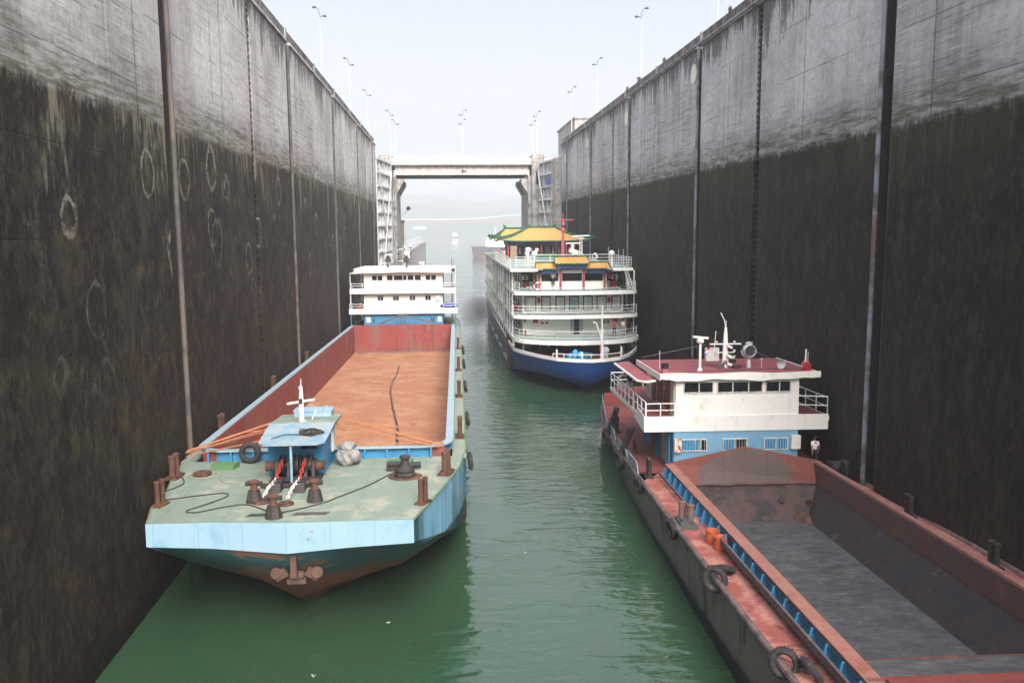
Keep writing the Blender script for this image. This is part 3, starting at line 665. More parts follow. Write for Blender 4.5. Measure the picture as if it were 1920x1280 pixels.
MB().prism([(-1.92,-1.35,7.2),(.9,-1.35,7.2),(.42,-1.35,6.9),(-2.02,-1.35,6.9)], (0,.1,0)).prism([(.42,-1.3,6.9),(.9,-1.3,7.2),(.78,1.9,6.98),(.42,1.9,6.9)], (0,0,.03)).build('eave', MATS['blueA'], A)
MB().cyl((-.65,-3.46,WD),(-.65,-3.46,6.85),.055,n=8).build('canopy_post', MATS['blue_light'], A)
MB().box(-1.3,.4,1.0,1.9,7.04,7.38).box(-1.34,.44,.96,1.94,7.38,7.42).cyl((.12,1.4,7.42),(.12,1.4,7.55),.1,n=8).cyl((-1.0,1.2,6.99),(-1.0,1.2,7.05),.05).build('roof_box', MATS['blue_light'], A)
MB().box(.43,.5,.55,1.35,5.55,6.5).box(.5,.53,.6,1.3,5.6,6.45).build('notice_board', MATS['white'], A)
MB().box(-.6,.1,-1.53,-1.503,6.2,6.75).build('opening', MATS['black'], A)
mst = MB().cyl((-.65,-.8,7.1),(-.63,-.8,8.3),.13,.11,10).cyl((-.63,-.8,8.3),(-.62,-.8,8.75),.11,.07,10).cyl((-.62,-.8,8.75),(-.62,-.8,9.2),.03,.01,6).cyl((-.65,-.8,8.75),(-.62,-.8,8.85),.1,.08,8).build('mast', MATS['white'], A, smooth=True)
MB().cyl((-1.25,-.8,8.08),(-.03,-.8,8.26),.055,n=8).build('crosstree', MATS['white'], mst); MB().box(-.7,-.56,-.95,-.86,8.1,8.32).build('nav_light', MATS['black'], mst)
MB().tube([(-.3,-.2,7.2),(-.1,.1,7.7),(-.28,-.5,8.0)],.02,5).tube([(-.6,-.75,7.4),(-.3,-.95,7.15)],.03,5).build('stay', MATS['white'], mst)
# windlass
wd = MB()
for x in (-1.42, -.92, -.2, .12): wd.prism([(x-.06,-2.9,WD+.003),(x-.06,-1.8,WD+.003),(x-.06,-2.15,5.95),(x-.06,-2.6,5.95)], (.12,0,0))
wd.box(-1.7,.4,-3.0,-1.7,WD+.003,WD+.12)
wnd = wd.build('windlass', MATS['iron'], A)
MB().cyl((-1.55,-2.4,5.72),(.2,-2.4,5.72),.09,n=10).build('shaft', MATS['iron'], wnd)
for x in (-1.22, -.62, -.32, -.05):
    MB().lathe([(.1,-.12),(.42,-.11),(.44,-.07),(.28,-.04),(.28,.04),(.44,.07),(.42,.11),(.1,.12)], (x,-2.4,5.74), 20, (1,0,0)).build('chain_drum', MATS['iron'], wnd, smooth=True)
for x, s in ((-1.92,1),(.18,1)):
    MB().lathe([(.2,0),(.25,.03),(.19,.1),(.18,.28),(.25,.36),(.2,.4)], (x,-2.4,5.7), 16, (1,0,0)).build('warping_head', MATS['rust_orange'], wnd, smooth=True)
def chain(pts, m1, name, s=.085):
    """links laid along a polyline"""
    m = MB(); P_ = [Vector(p) for p in pts]; L = sum((b-a).length for a, b in zip(P_, P_[1:])); n = int(L/(s*2.1)); seg = 0; acc = 0
    for k in range(n):
        d = L*k/n; a = 0; i = 0
        while i < len(P_)-2 and d > a+(P_[i+1]-P_[i]).length: a += (P_[i+1]-P_[i]).length; i += 1
        u_ = (P_[i+1]-P_[i]).normalized(); c = P_[i]+u_*(d-a); side = u_.cross(Vector((0,0,1))).normalized() if k % 2 else u_.cross(u_.cross(Vector((0,0,1)))).normalized()
        q = [c+u_*(math.cos(t)*s*1.35)+side*(math.sin(t)*s*.8) for t in [2*math.pi*j/10 for j in range(11)]]
        m.tube(q, s*.3, 5)
    return m.build(name, m1, A)
for x, x2, y2 in ((-1.16,-1.45,-5.6),(-.2,-.45,-5.9)):
    chain([(x,-2.75,5.98),(x-.08,-3.2,5.65),(x-.1,-3.7,5.45)], MATS['chain_red'], 'anchor_chain')
    chain([(x-.1,-3.7,5.45),(x-.2,-4.6,5.38),(x2,y2+.3,5.16)], MATS['chain_white'], 'anchor_chain')
    MB().prism([(x-.3,-3.3,WD+.003),(x-.3,-4.4,WD+.003),(x-.3,-4.2,5.42),(x-.3,-3.5,5.5)], (.5,0,0)).build('chain_stopper', MATS['iron'], A)
    MB().lathe([(.34,0),(.3,.08),(.18,.1),(.1,.03)], (x2,y2,WD+.003), 14).build('hawse_pipe', MATS['rustiron'], A, smooth=True)
MB().box(-1.9,.35,-3.7,-3.5,WD+.1,WD+.2).box(-1.5,.3,-3.4,-3.25,WD+.25,WD+.36).build('crossbar', MATS['iron'], A)
for p in ((-1.74,-5.44),(.63,-5.54),(-.57,-7.5)): roller_bollard(A, p[0], p[1], WD, .95)
for k, (u, v, a) in enumerate(((-6.05,-1.5,1.5),(-5.3,-5.6,1.3),(4.9,-6.2,1.05),(5.75,-1.9,1.3))): bollard_pair(A, u, v, WD, a, .85 if k in (0,3) else .62, .95)
for v in (5.2, 17.1, 28.9, 43.2): bollard_pair(A, 6.38, v, WD, math.pi/2, .75, 1.0)
for v in (7.2, 20.5, 34): bollard_pair(A, -6.33, v, WD, math.pi/2, .8, 1.0)
MB().lathe([(.36,0),(.4,.06),(.38,.14),(.2,.16),(.1,.1)], (-4.96,-1.19,WD+.003), 18).build('mushroom_vent', MATS['rustiron'], A, smooth=True)
M('worn', (150,140,122), .9, var=.2)
MB().lathe([(.75,0),(.7,.02)], (3.97,-2.2,WD+.003), 24).build('worn_plate', MATS['rustiron'], A)
cp_ = MB().lathe([(.42,0),(.46,.08),(.4,.2),(.44,.28),(.36,.36),(.2,.5),(.17,.72),(.24,.8),(.22,.9),(.05,.94)], (3.97,-2.2,WD+.02), 8).build('capstan', MATS['iron'], A, smooth=True)
MB().cyl((3.1,-1.2,5.35),(3.8,-1.2,5.35),.13,n=12).cyl((4.2,-1.0,5.25),(4.6,-1.0,5.25),.14,n=10).box(3.1,4.1,-1.35,-.85,WD+.003,WD+.2).build('winch_motor', MATS['iron'], A, smooth=True)
for u, v in ((-4.3,-.1),(3.6,-.35)):
    MB().prism([(u-.5,v-.35,WD+.003),(u+.5,v-.35,WD+.003),(u+.62,v+.3,WD+.003),(u-.5,v+.3,WD+.003)], (0,0,.24)).build('hatch', MATS['green_box'], A)
for u in (-1.65, .05):
    m = MB()
    for k in range(13): m.prism([(u+.1*k,-7.35,WD+.004),(u+.05+.1*k,-7.35,WD+.004),(u+.17+.1*k,-6.98,WD+.004),(u+.12+.1*k,-6.98,WD+.004)], (0,0,.012))
    m.build('grating', MATS['black'], A)
# anchor on the stem
an = MB().box(.04,.26,-7.9,-7.68,2.85,3.9).build('anchor', M('anch', (98,72,62), .8, dirt=(84,62,54), ds=4), A)
MB().lathe([(.08,-.3),(.16,-.24),(.19,0),(.16,.24),(.08,.3)], (.15,-7.25,2.72), 10, (1,0,0)).box(-.2,.5,-7.4,-7.2,2.42,2.6).build('anchor_crown', MATS['anch'], an, smooth=True)
for s in (-1, 1): MB().obox((.15+s*.6,-7.3,2.78), (.5,.08,.36), (0,s*.5,0)).lathe([(.2,-.04),(.24,0),(.2,.04)], (.15+s*.76,-7.32,2.82), 12, (s*.3,-1,.2)).build('anchor_fluke', MATS['anch'], an)
M('rust_patch', (168,110,72), .85, var=.25, dirt=(110,84,66), da=(.45,.65), ds=2)
# orange cover frames swung to the coaming corners
for s, (ax_, az) in ((-1, (-2.1, 6.9)), (1, (.6, 7.05))):
    e = Vector((-6.25,.9,5.62)) if s < 0 else Vector((5.4,1.0,5.66)); m = MB(); a0 = Vector((ax_, 1.2, az))
    offs = [(0,0,0),(0,.28,-.02),(0,-.35,-.12),(0,.1,-.32)] if s > 0 else [(0,0,0),(0,.22,0),(0,-.25,-.1),(0,.3,-.25),(0,-.1,-.45)]
    for k, of in enumerate(offs):
        o1 = Vector(of); m.cyl(a0+o1*1.6, e+o1*.6+Vector((0,0,.06*k*.3)), .026, n=6)
    for k in range(1, 12):
        q = k/12; p = a0.lerp(e, q); m.cyl(p+Vector(offs[0])*1.2, p+Vector(offs[1])*1.3+Vector((.05,0,0)), .022, n=5)
    m.build('cover_frame', MATS['rope_o'], A)
m = MB().tube([(1.7,1.25,5.72),(3,1.2,5.7),(5.6,1.2,5.72)],.04,6).tube([(.7,2.2,6.2),(2.1,2.2,6.45),(3.4,2.2,6.3)],.035,6).tube([(-3.8,2.2,6.2),(-2.6,2.2,6.3),(-1.9,2.2,6.4)],.035,6).cyl((2.2,1.3,5.65),(2.2,1.6,6.3),.02,n=5).cyl((-2.9,1.3,5.65),(-2.9,1.6,6.2),.02,n=5).cyl((-1.9,1.3,5.6),(-1.9,1.6,6.2),.02,n=5)
for k in range(9): m.cyl((1.7+.45*k,1.2,5.63),(1.7+.45*k,1.2,5.75),.02,n=4)
m.build('cover_frame', MATS['rope_o'], A)

# superstructure (aft)
S0 = 64.0
MB().box(-4.66,4.66,S0,S0+12,WD+.003,6.85).build('lower_house', MATS['blueA'], A)
def fascia(par, x, y0, y1, z0, z1, mat, name='bulwark', th=.08):
    m = MB().box(-x, x, y0, y0+th, z0, z1).box(-x, -x+th, y0+th, y1, z0, z1).box(x-th, x, y0+th, y1, z0, z1)
    return m.build(name, mat, par)
WH = MATS['white']
for z0, z1, x in ((6.82, 7.45, 6.35), (9.22, 9.85, 6.22)):
    fascia(A, x, S0-.5, S0+12.5, z0, z1, WH)
    MB().box(-x+.085, x-.085, S0-.415, S0+12.5, z0+.02, z0+.12).build('deck_plate', MATS['deck_green_aft'], A)
    for s in (-1, 1):
        MB().rail([(s*(x-.06), S0+12, z1), (s*(x-.06), S0-.42, z1), (s*4.7, S0-.42, z1)], .55, (1,.5), .028, 1.6).build('railing', MATS['white_rail'], A)
MB().rail([(-4.7,S0-.45,7.45),(4.7,S0-.45,7.45)],.5,(1,),.02,2.4).build('railing', MATS['white_rail'], A)
MB().box(-4.66,4.66,S0+.3,S0+12,6.95,9.24).build('middle_house', WH, A)
MB().box(-4.6,4.66,S0+.1,S0+10,9.345,11.6).build('wheelhouse', WH, A)
rf = MB().prism([(-6.2,S0-.7,11.58),(-4.7,S0-.7,11.62),(0,S0-.7,11.7),(4.7,S0-.7,11.62),(6.2,S0-.7,11.6),(6.2,S0-.7,12.15),(3,S0-.7,12.22),(-5.6,S0-.7,12.2),(-5.7,S0-.7,11.72),(-6.2,S0-.7,11.66)], (0,11.5,0))
rf.build('roof', WH, A)
for x0, x1 in ((-3.65,-3.05),(-3.0,-2.4),(-1.9,-1.2),(-1.1,-.02),(.0,.45),(.52,1.26),(1.38,2.12),(2.66,3.25),(3.3,3.9)):
    window(A, x0, x1, S0+.1, 10.74, 11.34, pm='paneD', t=.03, fm='frame')
for x in (-3.07,-1.25,.7,2.55):
    window(A, x, x+.72, S0+.3, 8.32, 8.92, (.5,), pm='panePurple' if x < 2 else 'paneD')
MB().box(3.86,4.32,S0+.02,S0+.297,8.35,9.0).build('cabinet', WH, A)
for x, c in ((-4.4,'white'),(4.0,'white')): MB().box(x,x+.48,S0-.04,S0-.003,5.8,6.42).build('panel', MATS['white_rail'], A)
for x in (-3.5,3.3,3.55): MB().cyl((x,S0-.1,5.85),(x,S0-.1,6.25),.08,n=8).build('extinguisher', MATS['iron'], A)
m = MB()
for z, c in ((0,0),(.13,.1)): m.tube([(-2.7,62.6,5.7+z),(-1.2,62.6,6.25+z),(-.35,62.6,6.62+z),(.3,62.6,6.62+z),(1.6,62.6,6.2+z),(3.6,62.6,5.75+z)],.05,6)
for x in (-.7,-.3,.2): m.cyl((x,62.6,5.66),(x,62.6,6.7),.04,n=6)
m.tube([(-4.4,62.5,5.78),(4.6,62.5,5.74)],.05,6)
m.build('cover_frame', M('frame_brown', (108,96,88), .7, .2, var=.2), A)
for s in (-1,1):
    for z0, z1 in ((WD,6.8),(7.45,9.2),(9.85,11.6)): [MB().cyl((s*6.15,S0+q,z0),(s*6.15,S0+q,z1),.06,n=6).build('stanchion', MATS['white_rail'] if z0 > 6 else MATS['blueA'], A) for q in (-.3, 6)]
MB().cyl((5.75,S0+2,WD),(5.75,S0+2,13.3),.09,.05,8).build('pole', MATS['lamp_grey'], A)
for x in (-5.95, 5.95): MB().box(x-.2,x+.2,S0-.9,S0-.72,11.8,12.12).build('side_light', MATS['black'], A)
searchlight(A, -1.85, S0+2, 12.2, 1.0, 'iron'); searchlight(A, .35, S0+2, 12.2, 1.0, 'iron')
m = MB().cyl((.12,S0+2.5,12.2),(.12,S0+2.5,14.9),.07,.05,8).box(-.75,.95,S0+2.45,S0+2.55,14.35,14.43).box(-.62,.8,S0+2.46,S0+2.54,12.95,13.0)
am = m.build('mast', MATS['white_rail'], A)
for x, z in ((-.62,14.5),(.12,14.35),(.8,14.5),(-.62,13.8),(.1,13.6),(.82,13.8),(-.62,13.2),(.82,13.2)): MB().lathe([(.06,-.09),(.1,-.05),(.1,.06),(.04,.1)], (x,S0+2.42,z), 8).build('lamp', MATS['black'], am)
MB().box(.15,.75,S0+2.6,S0+2.9,13.0,14.2).build('signal_board', MATS['galv'], A)
MB().obox((-1.8,S0+3,13.75),(.75,.12,.12)).cyl((-1.8,S0+3,12.2),(-1.8,S0+3,13.7),.08,.06,8).build('radar', MATS['white_rail'], A)
for x in (2.0, 2.32): MB().sph((x,S0+2,12.75), .2, 10, 7, (1,1,.75)).cyl((x,S0+2,12.2),(x,S0+2,12.6),.04,n=6).build('radome', MATS['white_rail'], A, smooth=True)
for x in (2.9, 3.3): MB().cyl((x,S0+1,12.2),(x,S0+1,12.65),.025,n=5).build('aerial', MATS['iron'], A)
for x in (-5.9,6.0): MB().cyl((x,S0-.6,12.15),(x,S0-.6,13.2),.02,n=5).build('aerial', MATS['iron'], A)
# ---- things on / hanging from the left barge
for k, (v, lab) in enumerate(((1.6,'nearest, hanging at the shoulder of the bow'),(11.6,'second from the bow'),(23.4,'third from the bow'),(35.2,'fourth from the bow'),(44.9,'fifth, closest to the white stern house'))):
    tyre(onA(6.85, v, WD-.35), (R(8), R(-6), R(3)), 'dark tyre fender on the left barge, ' + lab, 'tyre fenders of the left barge', .78)
MB().torus((0,0,0),(0,1,0),.38,.13,28,10,1.2).build('tyre', MATS['tyre'], smooth=True, label='worn black tyre leaning on the blue coaming of the left barge foredeck', cat='tyre').location = onA(-3.32,.72,WD+.51)
sk = MB()
random.seed(5)
def lump(cx, cy_, cz, rx, ry, rz, n=18, mm=12, f=.16, sd=0):
    def fn(a, b):
        t, q = 2*math.pi*a, math.pi*b
        k = 1+f*math.sin(3*t+sd)*math.sin(q*2+sd)+f*.6*math.sin(7*t+2*sd+4*q)*math.sin(q)+f*.3*math.sin(13*t-9*q)*math.sin(q)
        return (cx+rx*k*math.cos(t)*math.sin(q)**.7, cy_+ry*k*math.sin(t)*math.sin(q)**.7, cz-rz*k*math.cos(q))
    return fn
sk.grid(lump(0,0,.38,.52,.5,.40,sd=1), 40, 20).grid(lump(-.1,.12,.82,.4,.42,.2,sd=2.2), 36, 16)
sk.build('tarpaulin_bundle', MATS['sack'], smooth=80, label='grey crumpled tarpaulin bundle beside the blue windlass house', cat='bundle').location = onA(1.3,.1,WD)
def line(name, pts, mt, r, **kw):
    P_ = [Vector(p) for p in pts]; q = []
    for i in range(len(P_)-1):
        p0, p1, p2, p3 = P_[max(i-1,0)], P_[i], P_[i+1], P_[min(i+2,len(P_)-1)]
        for k in range(6):
            t = k/6; q.append(.5*((2*p1)+(-p0+p2)*t+(2*p0-5*p1+4*p2-p3)*t*t+(-p0+3*p1-3*p2+p3)*t**3))
    q.append(P_[-1]); return MB().tube([tuple(p) for p in q], r, 6).build(name, mt, smooth=True, **kw)
def gA(*a): return [tuple(onA(u, v, WD+.03)) for u, v in a]
line('mooring_line', gA((-5.75,-1.5),(-5.35,-2.7),(-5.9,-4.3),(-5.35,-4.9),(-4.3,-4.5),(-3.3,-4.2),(-3.0,-4.7),(-3.6,-5.8),(-4.05,-6.5),(-3.6,-6.7),(-2.7,-6.1),(-1.9,-5.9),(-.9,-6.8),(-.3,-6.95),(.9,-6.0),(1.6,-5.0),(2.5,-3.6),(3.3,-1.9),(3.7,-1.2)), MATS['rope_d'], .028, label='dark mooring line winding across the green foredeck of the left barge', cat='rope')
line('rope', gA((-4.3,-.3),(-4.5,-.9),(-4.1,-1.3),(-4.6,-1.8),(-5.3,-1.7),(-5.5,-1.2),(-4.9,-.75),(-4.3,-1.1),(-4.0,-1.9),(-3.6,-2.6),(-2.8,-2.5),(-2.9,-1.9),(-3.8,-1.6)), MATS['rope_p'], .02, label='pale thin rope coiled round the round vent on the green foredeck', cat='rope')
random.seed(9); cp2 = []
for k in range(70):
    a = k*.55; cp2.append(onA(.05+(.42+.14*math.sin(k*1.7))*math.cos(a), -2.55+(.28+.06*math.cos(k*2.1))*math.sin(a), 7.10+.0022*k+.0+.0*k+( .2*(math.sin(a)*.28+ .0))*.55))
line('cable_coil', cp2, MATS['rope_d'], .022, label='tangled brown cable coil lying on the pale blue canopy roof', cat='cable')
line('cable', [onA(u, v, 6.86+(v+3.62)*.176+.095) for u, v in ((-1.5,-3.1),(-1.0,-2.7),(-.3,-2.7),(.1,-2.3),(-.5,-2.1))], MATS['rope_d'], .02, label='loose end of dark cable trailing over the canopy edge side', cat='cable')
# ================================================================== people
def skin_mesh(verts, edges, radii, sub=1):
    me = bpy.data.meshes.new('tmp'); me.from_pydata(verts, edges, []); o = bpy.data.objects.new('tmp', me); COL.objects.link(o)
    md = o.modifiers.new('s', 'SKIN'); md.use_smooth_shade = True
    if not me.skin_vertices: 
        bm = bmesh.new(); bm.from_mesh(me); bm.verts.layers.skin.verify(); bm.to_mesh(me); bm.free()
    for i, r in enumerate(radii):
        sv = me.skin_vertices[0].data[i]; sv.radius = (r, r) if not isinstance(r, tuple) else r; sv.use_root = (i == 0)
    ss = o.modifiers.new('u', 'SUBSURF'); ss.levels = sub; ss.render_levels = sub
    dg = bpy.context.evaluated_depsgraph_get(); ev = o.evaluated_get(dg); out = bpy.data.meshes.new_from_object(ev)
    bpy.data.objects.remove(o); bpy.data.meshes.remove(me)
    for p in out.polygons: p.use_smooth = True
    return out
M('skin', (176,132,108), .6, var=.05, bump=0); M('hair', (28,24,24), .7, var=.2); M('shirt_white', (228,228,232), .8, var=.04); M('trouser_dark', (38,40,50), .8)
M('shirt_navy', (36,48,84), .8); M('short_grey', (196,198,206), .8); M('shirt_red', (170,52,58), .8); M('shirt_pink', (206,110,130), .8); M('shirt_blue', (60,84,170), .8); M('trouser_tan', (150,140,120), .8); M('shirt_cream', (220,206,180), .8)
def person(loc, rz, label, shirt, pants, pose='stand', cat='person', group=None, shorts=False, hat=None, h=1.7):
    root = empty('person', loc, (0, 0, rz), label=label, cat=cat, group=group); root.scale = (h/1.75,)*3
    # joints (faces +y)
    P = dict(pel=(0,0,.95), wst=(0,.0,1.1), chs=(0,.01,1.33), nk=(0,.01,1.49), hd=(0,.03,1.58), hd2=(0,.03,1.68), shL=(-.19,0,1.43), shR=(.19,0,1.43),
             elL=(-.25,-.02,1.15), elR=(.25,-.02,1.15), wrL=(-.26,.06,.90), wrR=(.26,.06,.90), haL=(-.26,.09,.81), haR=(.26,.09,.81),
             hpL=(-.10,0,.92), hpR=(.10,0,.92), knL=(-.11,.03,.50), knR=(.11,.03,.50), anL=(-.11,0,.09), anR=(.11,0,.09), toL=(-.12,.17,.04), toR=(.12,.17,.04))
    if pose == 'rail': P.update(elL=(-.3,.16,1.2), elR=(.3,.16,1.2), wrL=(-.22,.36,1.08), wrR=(.22,.36,1.08), haL=(-.18,.44,1.06), haR=(.18,.44,1.06), chs=(0,.07,1.32), nk=(0,.11,1.47), hd=(0,.15,1.55), hd2=(0,.16,1.65), shL=(-.19,.08,1.41), shR=(.19,.08,1.41))
    if pose == 'pole': P.update(elL=(-.38,.05,1.2), wrL=(-.58,.18,1.06), haL=(-.65,.22,1.02), elR=(.36,.12,1.3), wrR=(.42,.3,1.42), haR=(.42,.36,1.46), knL=(-.14,.1,.5), anL=(-.16,.04,.09), toL=(-.18,.2,.04), knR=(.12,-.02,.5), anR=(.14,-.14,.1), toR=(.16,.03,.04))
    if pose == 'walk': P.update(knL=(-.1,.16,.52), anL=(-.1,.12,.1), toL=(-.1,.28,.05), knR=(.1,-.02,.5), anR=(.1,-.22,.14), toR=(.1,-.08,.04), elL=(-.24,-.12,1.17), wrL=(-.24,-.2,.94), haL=(-.24,-.2,.86))
    ks = list(P); ix = {k: i for i, k in enumerate(ks)}
    ed = [('pel','wst'),('wst','chs'),('chs','nk'),('nk','hd'),('hd','hd2'),('chs','shL'),('chs','shR'),('shL','elL'),('elL','wrL'),('wrL','haL'),('shR','elR'),('elR','wrR'),('wrR','haR'),
          ('pel','hpL'),('pel','hpR'),('hpL','knL'),('knL','anL'),('anL','toL'),('hpR','knR'),('knR','anR'),('anR','toR')]
    rd = dict(pel=(.14,.11), wst=(.13,.10), chs=(.15,.11), nk=.055, hd=.085, hd2=.09, shL=.062, shR=.062, elL=.043, elR=.043, wrL=.031, wrR=.031, haL=(.036,.02), haR=(.036,.02), hpL=.085, hpR=.085, knL=.06, knR=.06, anL=.042, anR=.042, toL=.04, toR=.04)
    me = skin_mesh([P[k] for k in ks], [(ix[a], ix[b]) for a, b in ed], [rd[k] for k in ks])
    # fingers, nose and ears belong to the body mesh
    bm = bmesh.new(); bm.from_mesh(me); x = MB()
    for s, w, a in (('L','wrL','haL'),('R','wrR','haR')):
        hv = Vector(P[a]); d = (hv-Vector(P[w])).normalized(); sd = d.cross(Vector((0,0,1))); sd = sd.normalized() if sd.length > .1 else Vector((0,1,0))
        for k in range(4): q = hv+sd*(k-1.5)*.018; x.tube([q, q+d*.045, q+d*(.08-.008*abs(k-1.3))+Vector((0,.012,-.006))], [.009,.008,.006], 5)
        x.tube([hv+sd*.03-d*.02, hv+sd*.055+d*.015, hv+sd*.055+d*.045], [.01,.009,.007], 5)
    hd = Vector(P['hd2']); x.tube([hd+Vector((0,.075,.01)), hd+Vector((0,.11,-.035)), hd+Vector((0,.085,-.05))], [.01,.018,.012], 6)
    for s in (-1,1): x.sph((hd.x+s*.09, hd.y, hd.z-.02), .022, 6, 5, (.5,1,1.4))
    m2 = bpy.data.meshes.new('t2'); m2.from_pydata(x.v, [], x.f); bm.from_mesh(m2); bm.to_mesh(me); bm.free(); bpy.data.meshes.remove(m2)
    me.name = 'body'; me.materials.append(MATS['skin']); b = bpy.data.objects.new('body', me); COL.objects.link(b); b.parent = root
    def cloth(name, keys, eds, grow, mt):
        k2 = list(keys); jx = {k: i for i, k in enumerate(k2)}
        rr2 = [tuple(q+grow for q in (rd2 if isinstance(rd2, tuple) else (rd2, rd2))) for rd2 in [keys[k][1] for k in k2]]
        c = skin_mesh([keys[k][0] for k in k2], [(jx[a], jx[b_]) for a, b_ in eds], rr2); c.name = name; c.materials.append(MATS[mt])
        o = bpy.data.objects.new(name, c); COL.objects.link(o); o.parent = root
    lerp = lambda a, b_, t: tuple(Vector(P[a]).lerp(Vector(P[b_]), t))
    g = lambda k: (P[k], rd[k])
    cloth('shirt', {'wst0': (lerp('pel','wst',.3), (.145,.115)), 'wst': g('wst'), 'chs': g('chs'), 'nk': (lerp('chs','nk',.75), .07), 'shL': g('shL'), 'shR': g('shR'), 'aL': (lerp('shL','elL',.75), .05), 'aR': (lerp('shR','elR',.75), .05)},
          [('wst0','wst'),('wst','chs'),('chs','nk'),('chs','shL'),('chs','shR'),('shL','aL'),('shR','aR')], .018, shirt)
    end = .75 if shorts else None
    kk = {'pel': g('pel'), 'hpL': g('hpL'), 'hpR': g('hpR')}; ee = [('pel','hpL'),('pel','hpR')]
    for s in 'LR':
        if shorts: kk['e'+s] = (lerp('hp'+s,'kn'+s,.9), .085); ee.append(('hp'+s,'e'+s))
        else: kk['kn'+s] = g('kn'+s); kk['e'+s] = (lerp('kn'+s,'an'+s,.9), .055); ee += [('hp'+s,'kn'+s),('kn'+s,'e'+s)]
    cloth('trousers', kk, ee, .016, pants)
    hr = MB().sph((hd.x, hd.y-.035, hd.z+.012), .118, 14, 9, (.93,.98,1.0)); hr.build('hair', MATS['hair'], root, smooth=80)
    MB().sph((hd.x-.035, hd.y+.088, hd.z+.0), .012, 6, 4).build('eye', MATS['black'], root); MB().sph((hd.x+.035, hd.y+.088, hd.z+.0), .012, 6, 4).build('eye', MATS['black'], root)
    MB().box(hd.x-.025, hd.x+.025, hd.y+.078, hd.y+.092, hd.z-.078, hd.z-.068).build('mouth', MATS['shirt_red'], root)
    if hat: MB().lathe([(.2,0),(.19,.015),(.11,.03),(.1,.11),(.03,.14)], (hd.x, hd.y-.01, hd.z+.05), 14).build('hat', MATS[hat], root, smooth=True)
    for s in 'LR':
        a, t_ = Vector(P['an'+s]), Vector(P['to'+s]); MB().sph(tuple(a.lerp(t_, .5)+Vector((0,.01,-.03))), .075, 8, 6, (.7,1.6,.6)).build('shoe', MATS['black'], root, smooth=True)
    return root

# ================================================================== RIGHT BARGE
B, onB = boat_root('cargo_barge', (16, 46, -.06), (-.03, 0, -.028), label='rust red coal barge with white bridge and blue cabin, lying along the right wall', cat='barge')
def hullB_mat():
    t = NT('hullB'); x, y, z = t.sep(); n = t.noise(.9, 9, .7); st = t.noise(1, 8, .65, t.mapn((1.2,1.2,.3)))
    c = t.mix(n, srgb(88,82,80), srgb(134,126,120)); c = t.mix(t.ramp(st, .5, .66), c, srgb(62,57,56)); c = t.mix(t.ramp(t.noise(.5,7,.7), .58, .66), c, srgb(120,92,78))
    c = t.mix(t.ramp(t.math('ADD', z, t.math('MULTIPLY', n, .5)), .7, .35), c, srgb(36,32,30))
    t.col(c); t.set(rough=.7); t.bump(n, .4, .03); return t.m
M('redB', (150,80,70), .75, var=.22, vs=.9, dirt=(176,120,104), da=(.44,.6), ds=1.1, rust=(100,62,54), ra=(.57,.66), rs=1.3, plate=(1.6,2.8,0,.45), bump=.25)
M('redB_dark', (128,58,50), .7, var=.15, dirt=(100,52,46), da=(.5,.7)); M('roofB', (152,76,76), .6, var=.16, vs=.9, dirt=(122,74,78), da=(.45,.6), ds=1.0, rust=(176,104,84), ra=(.62,.7), rs=1, plate=(1.4,1.4,0,.3))
M('coamB', (156,106,92), .75, var=.15, dirt=(146,88,76), da=(.45,.65), ds=1.2, rust=(108,64,54), ra=(.62,.68), rs=2)
M('holdB', (46,38,38), .85, var=.35, vs=.9, dirt=(34,31,34), da=(.42,.6), ds=.9, rust=(84,58,48), ra=(.56,.7), rs=.8, streak=(30,28,30), sa=(.5,.7), plate=(0,2,1.2,.3), bump=.4)
M('holdB_up', (94,60,57), .8, var=.25, vs=.5, dirt=(84,66,64), da=(.42,.6), ds=.6, rust=(134,80,64), ra=(.56,.7), rs=.7, plate=(2.4,2.4,1.2,.4), bump=.3)  # brown kept darker: the lock wall's shadow is put into this colour

def coal_mat():
    t = NT('coal_floor'); n = t.noise(1.1, 10, .75); g = t.noise(1, 10, .75, t.mapn((1.2,2.3,1))); sc = t.ramp(t.noise(1, 7, .7, t.mapn((.7,5.5,1), (4,1,0))), .6, .68)
    c = t.mix(t.ramp(g, .35, .68), srgb(58,58,60), srgb(94,93,93)); c = t.mix(t.math('MULTIPLY', t.ramp(n, .5, .62), .5), c, srgb(70,70,76))
    c = t.mix(t.math('MULTIPLY', sc, .5), c, srgb(146,144,142)); c = t.mix(t.math('MULTIPLY', t.ramp(t.noise(.7,8,.7), .6, .68), .5), c, srgb(92,76,66))
    t.col(c); t.set(rough=.75); t.bump(g, .7, .04); return t.m
MATS['coal_floor'] = coal_mat()
M('hold_bulk', (82,64,58), .85, var=.3, vs=.8, dirt=(54,48,48), da=(.45,.62), ds=.9, rust=(112,78,62), ra=(.6,.7), rs=.8, bump=.4)
M('gunwale', (116,96,92), .8, var=.25, dirt=(84,70,68), da=(.42,.6), ds=2, rust=(140,100,84), ra=(.58,.66), rs=3, bump=.4)
DB = 2.3
colsB = []
for v, hb, wb in ((-33,5.0,4.2),(-29,5.55,5.2),(-24,5.7,5.6),(-12,5.75,5.7),(-2,5.75,5.62),(4,5.72,5.4),(9,5.6,5.0),(14,5.35,4.3),(18,4.9,3.4),(21.5,4.3,2.2)):
    colsB.append((v, hb, wb))
rows = []
for v, hb, wb in colsB: rows.append([Vector((-hb, v, DB+.02)), Vector((-hb+.0, v, DB-.5)), Vector((-(hb*.4+wb*.6), v, .9)), Vector((-wb, v, .03*(v+2))), Vector((-wb*.8, v, -2))])
hm = MB()
